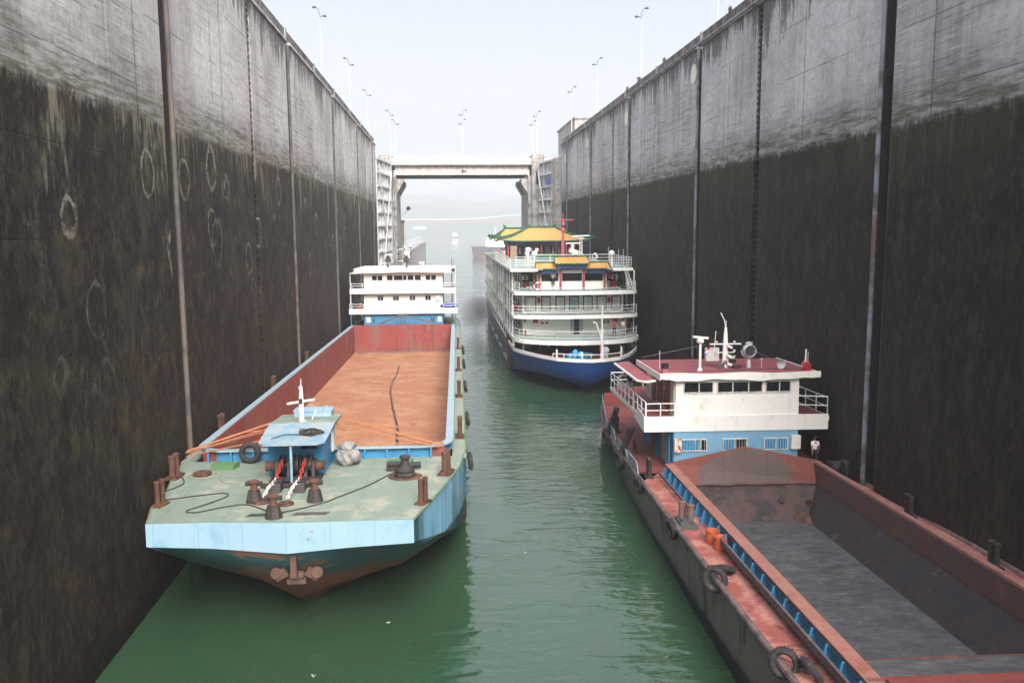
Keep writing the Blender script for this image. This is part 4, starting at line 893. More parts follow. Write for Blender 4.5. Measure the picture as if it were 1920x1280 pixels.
for s in (-1, 1):
    pts = [Vector((p.x*-s*1 if s > 0 else p.x, p.y, p.z)) if s < 0 else Vector((-p.x, p.y, p.z)) for r_ in rows for p in r_]
    hm.add(pts, [(i*5+j, (i+1)*5+j, (i+1)*5+j+1, i*5+j+1) for i in range(len(rows)-1) for j in range(4)])
for r_ in (rows[0], rows[-1]): hm.poly(r_+[Vector((-p.x, p.y, p.z)) for p in r_[::-1]])
hm.build('hull', hullB_mat(), B, smooth=50)
for s in (-1, 1):
    MB().pz([(s*(hb-.005), v) for v, hb, wb in colsB if v <= 0]+[(s*4.2, 0), (s*4.2, -33)], DB-.1, DB).build('side_deck', MATS['redB'], B)
    MB().tube([(s*(hb+.02), v, DB+.03) for v, hb, wb in colsB], .12, 8).build('gunwale', MATS['gunwale'], B, smooth=True)
MB().pz([(-hb+.005, v) for v, hb, wb in colsB if v >= 0 or v == -2][1:]+[(hb-.005, v) for v, hb, wb in colsB[::-1] if v >= 0], DB-.1, DB+.001).build('aft_deck', M('aftB', (132,68,62), .75, var=.2, dirt=(104,58,54), da=(.42,.62), plate=(2,2,0,.3)), B)
MB().pz([(-5.6,-0.0),(5.6,-0.0),(5.6,4.0),(-5.6,4.0)], DB-.1, DB-.002).build('aft_deck', MATS['aftB'], B)
# coamings, hold
CT = 3.05
for s in (-1, 1):
    wt = 4.35 if s < 0 else 4.12
    MB().box(min(s*3.86,s*wt), max(s*3.86,s*wt), -27, -1.15, CT-.07, CT).build('coaming_top', MATS['coamB'], B)
    MB().box(min(s*4.2,s*4.26), max(s*4.2,s*4.26), -27, -1.15, DB+.002, CT-.073).build('coaming', MATS['blueA'], B)
    for k in range(23 if s < 0 else 0): v = -1.6-1.12*k; MB().prism([(s*4.262, v, DB+.003), (s*4.6, v, DB+.003), (s*4.42, v, CT-.12), (s*4.262, v, CT-.12)], (0, .07, 0)).build('coaming_bracket', MATS['blueA'], B)
    MB().box(min(s*3.8,s*3.9), max(s*3.8,s*3.9), -25.1, -1.3, 1.9, CT-.075).build('hold_side', MATS['holdB_up'], B)
    MB().prism([(s*3.9, -25, 1.9), (s*3.84, -25, 1.9), (s*2.62, -25, .5), (s*2.7, -25, .45)], (0, 23.2, 0)).build('hold_slope', MATS['holdB'], B)
# pipe tray along the near coaming
M('tray', (88,80,82), .7, dirt=(116,98,88), da=(.5,.7), ds=2, plate=(0,.55,0,.8), bump=.3)
tr = MB().box(-4.72,-4.62,-25.5,-12.9,DB+.28,DB+.55).box(-4.62,-4.45,-25.5,-12.9,DB+.26,DB+.29); tr.box(-4.7,-4.62,-8.6,-1.4,DB+.2,DB+.33).build('pipe_tray', MATS['tray'], B)
MB().tube([(-4.32,-12.5,DB+.6)]+[(-4.37+.02*math.sin(k*1.7), -13-k*.45, DB+.6-.05*abs(math.sin(k*.78))) for k in range(28)], .02, 6).build('cable', MATS['iron'], B)
def hatch_mat():
    t = NT('hatch_end'); x, y, z = t.sep(); n = t.noise(1.4, 9, .7); n2 = t.noise(.5, 5)
    r = t.math('SQRT', t.math('ADD', t.math('POWER', t.math('DIVIDE', x, 1.35), 2), t.math('POWER', t.math('SUBTRACT', z, 1.9), 2)))
    r = t.math('ADD', r, t.math('MULTIPLY', t.math('SUBTRACT', n2, .5), .9))
    c = t.mix(n, srgb(106,54,46), srgb(134,74,60)); c = t.mix(t.ramp(r, 2.0, 1.8), c, t.mix(n, srgb(82,68,64), srgb(106,90,85)))
    c = t.mix(t.ramp(n, .6, .68), c, srgb(90,60,52))
    for ax, d in ((x, 1.2), (z, .62)):
        f = t.math('ABSOLUTE', t.math('SUBTRACT', t.math('FRACT', t.math('DIVIDE', ax, d)), .5)); c = t.mix(t.math('MULTIPLY', t.ramp(f, .47, .49), .4), c, srgb(64,44,42))
    t.col(c); t.set(rough=.75); t.bump(n, .4, .03); return t.m
m = MB().prism([(-4.3,-1.3,3.05),(0,-1.3,3.92),(4.25,-1.3,3.05),(3.95,-1.75,2.0),(-3.95,-1.75,2.0)], (0,.12,0)); m.build('hatch_end', hatch_mat() if True else M('hatch_end', (124,76,66), .8, var=.1, vs=.4, dirt=(98,84,82), da=(.44,.54), ds=.26, rust=(118,66,56), ra=(.6,.68), rs=1.3, plate=(1.2,0,.62,.4)), B)
lp = [(-3.9+7.8*k/24, -1.8-.05*math.sin(k*.9)-.03*math.sin(k*2.3), 1.98+.02*math.sin(k*1.3)) for k in range(25)]
MB().tube(lp, .07, 6).build('hatch_lip', MATS['holdB_up'], B)
MB().prism([(-3.9,-1.6,2.0),(3.9,-1.6,2.0),(2.75,-3.6,.5),(-2.75,-3.6,.5)], (0,.1,0)).build('aft_bulkhead', MATS['hold_bulk'], B)
MB().box(-2.75,2.75,-25.0,-3.55,.4,.5).build('hold_floor', MATS['coal_floor'], B)
MB().prism([(1.9,-3.5,.505),(2.62,-4.4,.505),(2.7,-3.6,.9),(2.1,-3.3,.9)], (0,0,.03)).cyl((2.95,-3.0,1.2),(3.0,-2.9,1.25),.2,n=10).build('drain_box', MATS['rustiron'], B)
MB().lathe([(.16,0),(.14,.02)], (1.55,-2.78,1.35), 14, (0,-1,.6)).build('manhole', MATS['black'], B)
MB().box(-3.85,3.85,-25.1,-23.4,CT-.42,CT-.36).build('fore_shelf', MATS['coal_floor'], B)
MB().box(-4.3,4.3,-25.35,-25.1,CT-.45,CT).build('fore_coaming', MATS['redB_dark'], B)
MB().box(-3.84,3.84,-23.46,-23.38,CT-.42,CT-.33).build('shelf_lip', MATS['holdB_up'], B)
MB().box(-3.8,3.8,-23.5,-23.42,.5,CT-.42).build('fore_bulkhead', MATS['holdB'], B)
MB().pz([(-5.6,-33),(5.6,-33),(5.6,-25.36),(-5.6,-25.36)], DB-.1, DB+.003).build('foredeck', MATS['redB'], B)
MB().box(-3.9,3.9,-30,-25.5,DB+.01,DB+.9).build('fore_hatch', MATS['redB_dark'], B)
for r in (.62, .3): MB().torus((-4.95,-22.2,DB+.012), (0,0,1), r, .014, 36, 5).build('deck_ring', MATS['holdB_up'], B)
# cabin and bridge
HB = MB().box(-3.55,3.42,0,8.5,DB+.003,4.55); HB.build('lower_house', MATS['blueB'], B)
MB().box(-3.62,-3.553,-.0,8.3,DB+.02,4.5).build('side_panel', MATS['blueA'], B)
m = MB()
for v in (.5,.95,3.6,4.0): m.cyl((-3.72,v,DB),(-3.72,v,4.5),.05,n=6)
m.build('drain_pipe', MATS['blueA'], B)
MB().box(-3.66,-3.625,1.4,2.0,DB+.15,4.3).box(-3.66,-3.625,2.2,2.75,DB+.15,4.3).build('curtain', M('curtain', (186,170,140), .8, var=.1), B)
MB().box(-3.67,-3.625,4.6,5.5,DB+.1,4.35).build('door', M('door_red', (146,70,48), .6), B)
M('bridge_side', (150,72,44), .55, var=.08)
MB().box(-3.5,3.42,.0,8.0,4.56,7.5).build('wheelhouse', WH, B)
sd_ = MB()
for v0 in (1.3, 3.2, 5.1): sd_.box(-3.54,-3.503,v0,v0+1.1,5.35,7.3)
sd_.build('side_door', MATS['bridge_side'], B)
for v0 in (2.45, 4.35): MB().box(-3.53,-3.503,v0,v0+.5,5.5,7.3).build('side_window', MATS['paneD'], B)
MB().box(-3.56,-3.503,.2,.8,5.32,7.3).build('side_panel', WH, B)
for x0, x1, sp in ((-3.1,-1.4,(.52,)),(-1.22,1.36,(.345,.69)),(1.5,2.95,(.55,))): window(B, x0, x1, 0, 6.68, 7.34, sp, t=.06)
M('paneBlue', (52,132,176), .3, var=.12, streak=(40,100,140), sa=(.5,.7))
for x0, x1, sp, pm in ((-3.2,-1.72,(.55,.74),('paneBlue','paneBlue','paneD')),(-.85,.55,(.5,),('paneBlue','paneD')),(1.5,2.86,(.5,),('paneBlue','paneBlue'))):
    w = window(B, x0, x1, 0, 3.42, 4.12, sp, pms=pm, t=.055)
    g = MB()
    for k in range(1, 9): g.cyl((x0+(x1-x0)*k/9, -.1, 3.46), (x0+(x1-x0)*k/9, -.1, 4.1), .011, n=4)
    g.build('window_bar', MATS['frame'], w)
MB().box(-3.58,-3.2,-.22,-.003,3.4,4.18).build('air_conditioner', M('ac_rusty', (220,210,196), .6, rust=(158,76,44), ra=(.5,.56), rs=4), B)
MB().box(2.98,3.5,-.25,-.003,3.5,4.25).build('air_conditioner', MATS['white'], B)
# balcony
BF = 5.28
MB().box(-5.2,5.1,-.06,-.0,4.55,5.42).build('balcony_front', WH, B)
MB().box(-5.2,-3.56,0,11.8,BF-.1,BF).box(-3.52,3.42,8.05,11.8,BF-.1,BF).box(3.45,5.1,0,11.8,BF-.1,BF).build('balcony_floor', M('balcB', (140,66,62), .7, var=.15, dirt=(116,60,58), da=(.45,.65)), B)
MB().box(-5.26,-5.203,-.05,11.85,BF-.22,BF+.03).build('balcony_edge', WH, B); MB().box(5.103,5.15,-.05,11.85,BF-.22,BF+.03).build('balcony_edge', WH, B)
MB().prism([(-5.27,-.06,4.55),(-5.27,-.06,5.4),(-5.27,1.9,5.62),(-5.27,2.5,5.2),(-5.27,2.9,4.9),(-5.27,1.6,4.75),(-5.27,.7,4.6)], (.06,0,0)).build('torn_panel', MATS['white'], B)
MB().box(-5.0,5.0,.2,8,BF-.5,BF-.2).build('floor_beam', MATS['blueA'], B)
MB().rail([(-3.55,-.02,BF+.1),(-5.15,-.02,BF+.1)], .75, (1,.5), .03, .95).rail([(-5.18,-.02,BF),(-5.2,3.4,BF)], .95, (1,.5), .03, 1.0).rail([(-5.2,3.6,BF),(-5.2,11.7,BF)], 1.0, (1,.5), .03, 1.35).rail([(-5.2,11.7,BF),(-3.0,11.7,BF)], 1.0, (1,.5), .03, 1.5).build('railing', MATS['white_rail'], B)
MB().rail([(3.5,.4,BF+.1),(5.06,.0,BF+.1)], 1.0, (1,.5), .03, 1.1).rail([(5.06,0,BF+.05),(5.08,8,BF)], 1.0, (1,.5), .03, 1.6).build('railing', MATS['white_rail'], B)
# roofs
MB().box(-4.4,4.42,-.28,6.6,7.5,7.76).build('roof', MATS['roofB'], B)
vis = MB(); n = 30; top = []; bot = []
for k in range(n+1):
    x = -4.46+8.96*k/n; top.append((x,-.34,7.84+.03*math.sin(k*.5))); 
    bot.append((x,-.34, 7.44-.05*math.sin(k*.42)-.03*math.sin(k*1.1) if 2 < k < n-2 else (7.56 if k in (0, n) else 7.5)))
vis.prism(top+bot[::-1], (0,.06,0)); vis.build('roof_fascia', WH, B)
MB().box(-4.46,-4.405,-.28,6.6,7.46,7.8).build('roof_edge', WH, B); MB().box(4.425,4.5,-.28,6.6,7.5,7.8).build('roof_edge', WH, B)
MB().prism([(-4.47,.7,7.28),(-5.1,.7,7.22),(-5.35,1.3,7.2),(-5.35,9.2,7.2),(-4.47,9.2,7.28)], (0,0,.08)).build('awning', MATS['roofB'], B)
MB().tube([(-4.47,.66,7.3),(-5.1,.66,7.25),(-5.38,1.3,7.22),(-5.38,9.2,7.22)], .075, 6).build('awning_edge', WH, B)
RT = 7.765
def mastB():
    m = MB().cyl((-.02,2.5,RT),(-.02,2.5,9.6),.2,.12,10).cyl((-.02,2.5,9.6),(-.02,2.5,10.1),.12,.07,8).build('mast', MATS['white'], B, smooth=True)
    MB().box(-.95,.9,2.46,2.54,9.1,9.17).box(-.55,.5,2.46,2.53,8.62,8.67).box(-.02,.5,2.46,2.53,8.28,8.33).tube([(-.02,2.5,10.05),(-.1,2.5,10.5),(-.32,2.5,10.95)],.03,5).cyl((0,2.5,10.1),(0,2.5,10.5),.02,n=5).cyl((-.75,2.4,RT+.6),(-.62,2.4,9.9),.02,n=5).build('crosstree', MATS['white_rail'], m)
    for x, z in ((-.55,9.25),(.5,9.25),(-.55,8.74),(.5,8.74),(.5,8.4)): MB().lathe([(.07,-.05),(.09,0),(.04,.06)], (x,2.5,z), 8).build('lamp', MATS['galv'], m)
    for z in (9.0, 8.45, 7.98+.0): MB().prism([(-.02,2.32,z),(.28,2.32,z-.12),(.28,2.1,z-.12),(-.02,2.1,z)], (0,0,.14)).build('bracket_lamp', MATS['white_rail'], m)
    f = MB().grid(lambda a, b: (-1.15+.05*math.sin(b*5)+.2*a-.12*b, 2.4+.08*math.sin(a*6+b*3), 8.9-.42*b+.1*a), 8, 8)
    f.build('flag', flag_mat(), m)
    MB().cyl((-1.1,2.4,8.5),(-.9,2.4,9.1),.008,n=4).build('halyard', MATS['rope_p'], m)
def flag_mat():
    t = NT('flag'); x, y, z = t.sep(); w = t.math('ADD', z, t.math('MULTIPLY', x, -.4))
    c = t.mix(t.math('GREATER_THAN', w, 9.10), t.mix(t.math('GREATER_THAN', w, 9.27), srgb(30,86,190), srgb(226,230,236)), srgb(226,230,236)); c = t.mix(t.math('GREATER_THAN', w, 9.22), c, srgb(214,40,62)); t.col(c); t.set(rough=.8); return t.m
mastB()
MB().box(-1.05,-.3,2.8,3.2,RT+.35,RT+1.1).build('louvre_box', M('louvre', (214,212,206), .5, plate=(.09,0,0,.5), dirt=(150,146,138)), B)
q = MB().cyl((-1.85,1.2,RT),(-1.85,1.2,RT+.15),.16,.12,10).cyl((-1.85,1.2,RT+.12),(-1.85,1.2,9.35),.075,n=10).build('radar_post', WH, B, smooth=True)
MB().lathe([(.1,0),(.2,.08),(.22,.2),(.12,.3)], (-1.85,1.2,9.3), 14).build('radar_base', WH, q, smooth=True); MB().obox((-1.83,1.2,9.66), (.95,.13,.12), (0,.12,.25)).build('radar_arm', WH, q)
searchlight(B, 1.3, 2.3, RT, 1.05, 'galv', (.1,-1,-.05))
h_ = MB().cyl((2.85,1.7,RT),(2.85,1.7,RT+.3),.05,n=6).build('loudhailer', MATS['grey_rail'], B)
MB().lathe([(.06,.3),(.1,.1),(.2,-.02),(.26,-.14),(.28,-.15),(.2,-.02),(.08,.1)], (2.85,1.5,RT+.3), 18, (-.1,1,.05)).build('horn_bell', MATS['grey_rail'], h_, smooth=True)
MB().cyl((4.05,.8,RT),(4.08,.8,RT+1.2),.045,n=8).cyl((4.2,.8,RT),(4.2,.8,RT+1.05),.015,n=5).cyl((1.95,2,RT),(1.95,2,RT+.5),.015,n=5).sph((1.95,2,RT+.52),.05,8,6).cyl((-4.0,1.9,RT),(-4.0,1.9,RT+1.1),.014,n=5).build('aerial', MATS['white_rail'], B)
MB().obox((-4.05,.3,RT+.42), (.34,.3,.3), (0,0,.1)).build('side_light', MATS['black'], B); MB().box(-4.2,-3.9,.15,.45,RT,RT+.26).build('light_stand', M('pinkred', (176,96,96), .6), B)
MB().obox((4.15,.9,RT+.3), (.36,.5,.34), (.3,.5,0)).box(4.0,4.4,.7,1.1,RT,RT+.1).build('side_light', M('side_red', (170,40,52), .5), B)
MB().obox((-.45,1.9,RT+.15), (.34,.22,.3), (0,0,.5)).sph((-.25,1.7,RT+.4),.13,10,7).build('small_spotlight', MATS['lamp_grey'], B)
MB().obox((.5,2.0,RT+.1), (.5,.3,.12), (0,0,.3)).obox((.42,2.5,RT+.38), (.35,.2,.22), (0,.3,.4)).cyl((.42,2.5,RT),(.42,2.5,RT+.35),.03).build('horn', MATS['iron'], B)
MB().tube([(-3.2,.1,RT+.01),(-2,.9,RT+.02),(-.3,1.1,RT+.02),(1,1.4,RT+.02),(2.8,1.6,RT+.02),(4.0,.8,RT+.02)], .014, 5).build('cable', MATS['black'], B)
MB().cyl((-1.2,2.5,9.1),(-4.2,6.2,RT+.2),.008,n=4).cyl((.8,2.5,9.1),(4.0,6.2,RT),.008,n=4).build('stay', MATS['galv'], B)
# bulwark at the stern quarter: worn white-blue plates standing on the gunwale
M('bulw', (156,172,178), .6, dirt=(116,124,128), da=(.42,.6), ds=3, rust=(110,84,72), ra=(.58,.66), rs=2)
def edgeB(v):
    for (a, h1, _), (b, h2, _) in zip(colsB, colsB[1:]):
        if a <= v <= b: return h1+(h2-h1)*(v-a)/(b-a)
    return colsB[-1][1]
for s in (-1, 1):
    for a, b, hh in ((-.9,2.3,.62),(2.5,6.2,.55),(7.2,11.5,.7),(12,21,.8)):
        MB().prism([(s*edgeB(a), a, DB+.1), (s*edgeB(b), b, DB+.1), (s*(edgeB(b)+.05), b, DB+.1+hh), (s*(edgeB(a)+.05), a+.3, DB+.1+hh)], (-s*.05,0,0)).build('bulwark', MATS['bulw'], B)
MB().box(-4.2,4.2,21.3,21.45,DB,DB+1.0).build('stern_bulwark', MATS['redB_dark'], B)
for u, v, s, h in ((-5.2,-1.1,.72,1.0),(-4.95,11.0,.9,1.0),(-4.85,4.8,.5,.7)): bollard_pair(B, u, v, DB, math.pi/2, s, h, cm='iron', mat='iron')
o = MB().box(-5.68,-4.85,-10.2,-8.7,DB+.003,DB+.12).box(-5.6,-4.95,-10.0,-8.9,DB+.12,DB+.24).box(-5.52,-5.0,-9.85,-9.05,DB+.24,DB+.33).build('bollard_plinth', M('plinth', (84,82,82), .8, dirt=(60,58,58), ds=3), B)
MB().cyl((-5.35,-9.2,DB+.33),(-5.35,-9.2,DB+.95),.16,n=14).cyl((-5.1,-9.75,DB+.33),(-5.1,-9.75,DB+.95),.16,n=14).cyl((-5.35,-9.2,DB+.95),(-5.35,-9.2,DB+.99),.18,n=14).cyl((-5.1,-9.75,DB+.95),(-5.1,-9.75,DB+.99),.18,n=14).build('post', M('post_brown', (116,90,80), .8, dirt=(84,72,68), ds=5), o, smooth=True)
for u, v in ((5.1,-2.4),(5.2,-9),(5.2,-15.5)): bollard_pair(B, u, v, DB, math.pi/2, .7, .95, mat='iron', cm='iron')
wB = MB().cyl((4.7,-1.6,DB+.5),(5.4,-1.6,DB+.5),.3,n=14).box(4.6,4.7,-2,-1.2,DB,DB+.8).box(5.4,5.5,-2,-1.2,DB,DB+.8).build('winch', MATS['iron'], B, smooth=True)
# ---- loose things on / by the right barge
for k, (v, w, tl, lab) in enumerate(((-2.2,-.15,.2,'by the stern cabin'),(-9.7,-.1,.15,'beside the twin bollards on the plinth'))):
    tyre(onB(-(edgeB(v)+.2), v, DB+w), (R(14), R(-8), R(tl*60)), 'worn tyre on the coal barge side, ' + lab, 'tyre fenders of the coal barge', .85)
tyre(onB(-5.86, -16.3, DB+.12), (0, R(12), R(48)), 'big dirty tyre tilted on the gunwale of the coal barge amidships', 'tyre fenders of the coal barge', .9)
tyre(onB(-5.35, -15.8, DB+.28), (R(20), R(-50), R(70)), 'crushed tyre lying inboard of the big tilted tyre', 'tyre fenders of the coal barge', .72)
tyre(onB(-5.7, -23.0, DB+.15), (0, R(15), R(52)), 'tyre on the gunwale at the bottom edge of the picture', 'tyre fenders of the coal barge', .85)
tyre(onB(-5.15, -23.6, DB+.2), (R(80), R(-30), R(10)), 'second tyre of the pair cut by the bottom edge, inboard', 'tyre fenders of the coal barge', .8)
for k, (v, lab) in enumerate(((3.6,'nearest to the cabin corner'),(9.8,'farther aft by the water'))):
    tyre(onB(-(edgeB(v)+.28), v, DB-.15), (R(14), R(-6), R(8)), 'tyre under a slanting post at the stern, ' + lab, 'tyre fenders of the coal barge', 1.05)
    MB().cyl((0,0,0),(.45,-.9,1.9),.17,.2,10).build('fender_pole', MATS['tyre'], smooth=True, label='thick slanting black rubber fender post, ' + lab, cat='fender', group='slanting fender posts').location = onB(-(edgeB(v)+.2), v, DB+.1)
ob = M('orange_pail', (176,84,48), .6, dirt=(150,62,36), ds=3, rust=(120,60,44), ra=(.6,.66), rs=3)
for k, (u, v, lb) in enumerate(((-4.72,-11.9,'farther of the two orange drums, open, against the blue brackets'),(-4.6,-12.75,'nearer of the two orange drums on the red side deck'))):
    r = empty('steel_drum', onB(u, v, DB), (-.03,0,0), label=lb, cat='drum', group='orange drums')
    MB().lathe([(.27,0),(.29,.02),(.29,.5),(.31,.52),(.29,.54),(.27,.5),(.26,.08),(0,.06)], (0,0,0), 22).build('shell', ob, r, smooth=True); MB().lathe([(.26,.3),(0,.3)], (0,0,0), 18).build('content', M('slop', (120,62,40), .5), r)
sl = empty('life_ring', onB(-5.0, 8.0, BF+1.0), label='white life ring on the rail behind the man in the navy vest', cat='life ring')
MB().torus((0,0,0),(0,1,0),.34,.1,24,8).build('ring', MATS['white_rail'], sl, smooth=True); MB().torus((0,0,0),(0,1,0),.46,.012,24,5).build('rope', MATS['rope_p'], sl)
pm_ = person(onB(-4.75, 7.0, BF), R(195), 'man in navy vest and pale shorts holding a pole on the balcony', 'shirt_navy', 'short_grey', 'pole', shorts=True)
MB().cyl((0,0,0),(-1.5,-.35,-.75),.022,n=6).build('boat_pole', MATS['galv'], label='thin grey pole held by the man in the navy vest', cat='pole').location = onB(-4.1, 6.75, BF+1.45)
person(onB(4.35, -.1, DB+.15), R(5), 'man in white shirt and dark trousers, seen from behind, beside the blue cabin', 'shirt_white', 'trouser_dark', 'walk')
# ================================================================== CRUISE SHIP
CX, CYY = 13.35, 90.0
C = empty('cruise_ship', (CX, CYY, 0), label='white river cruise ship with dark blue bow and yellow tiled pagoda roofs', cat='cruise ship')
def onC(u, v, w): return Vector((CX+u, CYY+v, w))
WC = MATS['white_c']
def hullC_mat():
    t = NT('hullC'); x, y, z = t.sep(); n = t.noise(.7, 8, .7); st = t.noise(1, 7, .6, t.mapn((1.2,1.2,.2)))
    c = t.mix(n, srgb(14,52,112), srgb(24,76,148)); c = t.mix(t.ramp(st, .56, .7), c, srgb(12,36,76)); c = t.mix(t.ramp(n, .64, .7), c, srgb(84,70,66))
    side = t.mix(st, srgb(70,44,48), srgb(104,70,70)); c = t.mix(t.math('MULTIPLY', t.ramp(y, 6.4, 6.9), t.ramp(z, .9, 1.3)), c, side)
    t.col(c); t.set(rough=.45); t.bump(n, .15, .03); return t.m
half = [((0,-10.9),(0.0,-6.6)), ((1.5,-10.4),(.45,-3.8)), ((3,-9.3),(1.3,1.5)), ((4.3,-7.0),(2.8,5.6)), ((5.2,-4.8),(4.6,6.9)), ((6,-2.6),(5.7,6.2)), ((6.5,-.4),(6.3,5.8)), ((6.6,6.5),(6.45,8)), ((6.65,12),(6.5,12)), ((6.65,40),(6.5,40)), ((6.65,62),(6.2,62)), ((6.0,66),(5.5,65))]
pr_ = [((-a[0],a[1]),(-b[0],b[1])) for a, b in half[:0:-1]] + half
rows = []
for (a, b) in pr_:
    zt = 3.15+.25*max(0, -a[1]/11)
    d = Vector((a[0], a[1], zt)); w_ = Vector((b[0], b[1], .02)); fw = 1 if a[1] < 3 else 0
    ch = Vector((a[0]*.965, a[1]+.9*fw, 1.5 if abs(a[0]) > 1 else 1.0)); mdp = d.lerp(ch, .5)+Vector((0,-.12*fw,0))
    rows.append([d, mdp, ch, ch.lerp(w_, .45)+Vector((0,0,-.25*fw)), w_, Vector((b[0]*.8, b[1]+1.5, -2))])
hm = MB(); n0 = 6
hm.add([p for r_ in rows for p in r_], [(i*n0+j, (i+1)*n0+j, (i+1)*n0+j+1, i*n0+j+1) for i in range(len(rows)-1) for j in range(n0-1)])
hm.build('hull', hullC_mat(), C, smooth=60)
fwdp = [a for a, b in pr_]
rim = [p for p in fwdp if p[1] <= 7]
m = MB()
for (x0, y0), (x1, y1) in zip(rim, rim[1:]):
    z0, z1 = [3.1+.25*max(0, -y/11) for y in (y0, y1)]
    o0, o1 = Vector((x0*1.006, y0-.02, 0)), Vector((x1*1.006, y1-.02, 0))
    m.hexa([o0+Vector((0,0,z0-.12)), o1+Vector((0,0,z1-.12)), Vector((x1*.98, y1+.06, z1-.12)), Vector((x0*.98, y0+.06, z0-.12)), o0+Vector((0,0,z0+.2)), o1+Vector((0,0,z1+.2)), Vector((x1*.98, y1+.06, z1+.2)), Vector((x0*.98, y0+.06, z0+.2))])
m.build('bulwark', WC, C)
M('maroon', (92,44,46), .7, var=.2); M('mint', (146,160,150), .75, var=.08, dirt=(112,138,120), da=(.5,.7)); M('mint_dark', (52,96,76), .7); M('doorC', (40,38,52), .5)
M('redbox', (176,46,58), .55); M('interior', (196,184,176), .8, var=.1); M('int_dark', (52,44,48), .8, var=.2)
MB().pz([(x*.93, y+.6) for x, y in rim]+[(6.4,66),(-6.4,66)], 2.75, 2.9).build('main_deck', MATS['maroon'], C)
MB().box(-5.3,5.3,2.2,62,2.9,4.12).build('main_house', MATS['interior'], C)
for x0, x1 in ((-4.3,-3.5),(-2.2,-1.2),(.1,1.0),(2.6,3.6)): MB().box(x0,x1,2.14,2.197,2.95,3.95).build('doorway', MATS['int_dark'], C)
MB().box(-6.3,-5.31,2.2,60,2.9,4.1).box(5.31,6.3,2.2,60,2.9,4.1).build('gallery_wall', MATS['maroon'], C)
for x in (-5.6,-2.9,-.75,3.7,6.35):
    v = -10.4+.27*x*x; MB().cyl((x,v+.35,2.9),(x,v+.35,4.1),.09,n=8).build('stanchion', WC, C)
MB().box(-6.62,-6.4,-.5,-.3,3.5,4.15).box(6.4,6.5,-.5,-.4,3.5,4.15).build('corner_post', WC, C)
MB().box(-6.78,-6.42,6.2,6.75,.1,4.0).build('fender_column', M('column_rust', (74,52,48), .85, dirt=(110,84,74), da=(.5,.65), ds=5, bump=.5), C)
MB().rail([(-3.4,-8.7,3.55),(-1.5,-10.2,3.6),(0,-10.6,3.62),(1.6,-10.2,3.6),(3.2,-9.0,3.58)], .3, (1,), .035, 1.4).build('bow_rail', MATS['white_rail'], C)
# side fenders and long pale strakes
for k in range(6): MB().prism([(-6.72,8.5+9*k,.75),(-6.72,14.0+9*k,.55),(-6.72,14.0+9*k,.85),(-6.72,8.5+9*k,1.3)], (.1,0,0)).build('fender_strake', MATS['grey_rail'], C)
# decks: (z, side half width, front at sides, forward bulge)
def deckline(hw, y0, bul, z, n=16, sh=.0):
    return [(hw*math.sin(math.pi/2*t), y0-bul*(1-t*t)**1.0, z) for t in [-1+2*k/n for k in range(n+1)]]
def slab(hw, y0, bul, z, th, aft, fm='mint'):
    ln = deckline(hw, y0, bul, z)
    MB().pz([(x*.985, y+.09) for x, y, _ in ln]+[(hw*.985, aft),(-hw*.985, aft)], z-.12, z).build('deck', MATS[fm], C)
    P_ = [(-hw, aft, z)]+ln+[(hw, aft, z)]; m = MB()
    for a, b in zip(P_, P_[1:]):
        d = Vector(b)-Vector(a); nrm = Vector((-d.y, d.x, 0)).normalized()*.09
        a_, b_ = Vector(a), Vector(b); z_ = Vector((0,0,1))
        m.hexa([a_-z_*th, b_-z_*th, b_+nrm-z_*th, a_+nrm-z_*th, a_+z_*.03, b_+z_*.03, b_+nrm+z_*.03, a_+nrm+z_*.03])
    m.build('deck_fascia', WC, C); return ln
L2 = slab(6.65, -.2, 4.9, 4.5, .40, 63)
L3 = slab(6.62, -.2, 1.7, 6.75, .34, 64)
L4 = slab(6.5, -.3, 1.4, 9.2, .34, 64)
for ln, h in ((L2,.95),(L3,.95)):
    q = [(x*.985, y+.08, z) for x, y, z in ln]
    MB().rail(q[::2], h, (1,.62,.3), .026, 2.6, pr=.035).build('railing', MATS['white_rail'], C)
q = [(x*.985, y+.08, z) for x, y, z in L4]
MB().rail(q[:3], .95, (1,.72,.45,.2), .024, 1.0).rail(q[-4:], .95, (1,.72,.45,.2), .024, 1.0).rail(q[2:-3:2], .35, (1,), .024, 3).build('railing', MATS['white_rail'], C)
# side galleries: posts, rails, walls behind
for s in (-1, 1):
    for z, zt in ((4.5, 6.42),(6.75, 8.86),(9.2, 11.2)):
        X = s*6.5; m = MB(); v = .6 if s < 0 else 2
        m.rail([(X, v, z), (X, 62, z)], .95, (1,.66,.33), .02, 2.4); m.build('side_railing', MATS['white_rail'], C)
        m = MB()
        for k in range(16): m.box(X-.06, X+.06, 1+4*k, 1.13+4*k, z, zt)
        m.build('gallery_post', WC, C)
        m = MB()
        for k in range(18): MB().box(min(s*5.41,s*5.44), max(s*5.41,s*5.44), 3.1+3.3*k, 4.9+3.3*k, z+.5, z+1.75).build('cabin_window', MATS['paneD'], C)
        m = MB()
        for k in range(17): MB().box(min(s*5.41,s*5.435), max(s*5.41,s*5.435), 5.2+3.3*k, 6.1+3.3*k, z+.02, z+1.75).build('cabin_door', MATS['int_dark'], C)
m = MB()
for k in range(15): m.box(-6.6,-6.48, 8+3.8*k, 8.12+3.8*k, 2.5, 4.15)
m.build('gallery_post', WC, C)
for v in (12.0, 27): MB().cyl((-6.62,v,4.2),(-6.62,v,11.4),.16,n=10).build('downpipe', MATS['grey_rail'], C)
MB().box(-5.4,5.6,.9,62,4.5,6.41).build('second_house', WC, C)
MB().box(-5.4,5.4,1.3,62,6.75,8.86).build('third_house', WC, C)
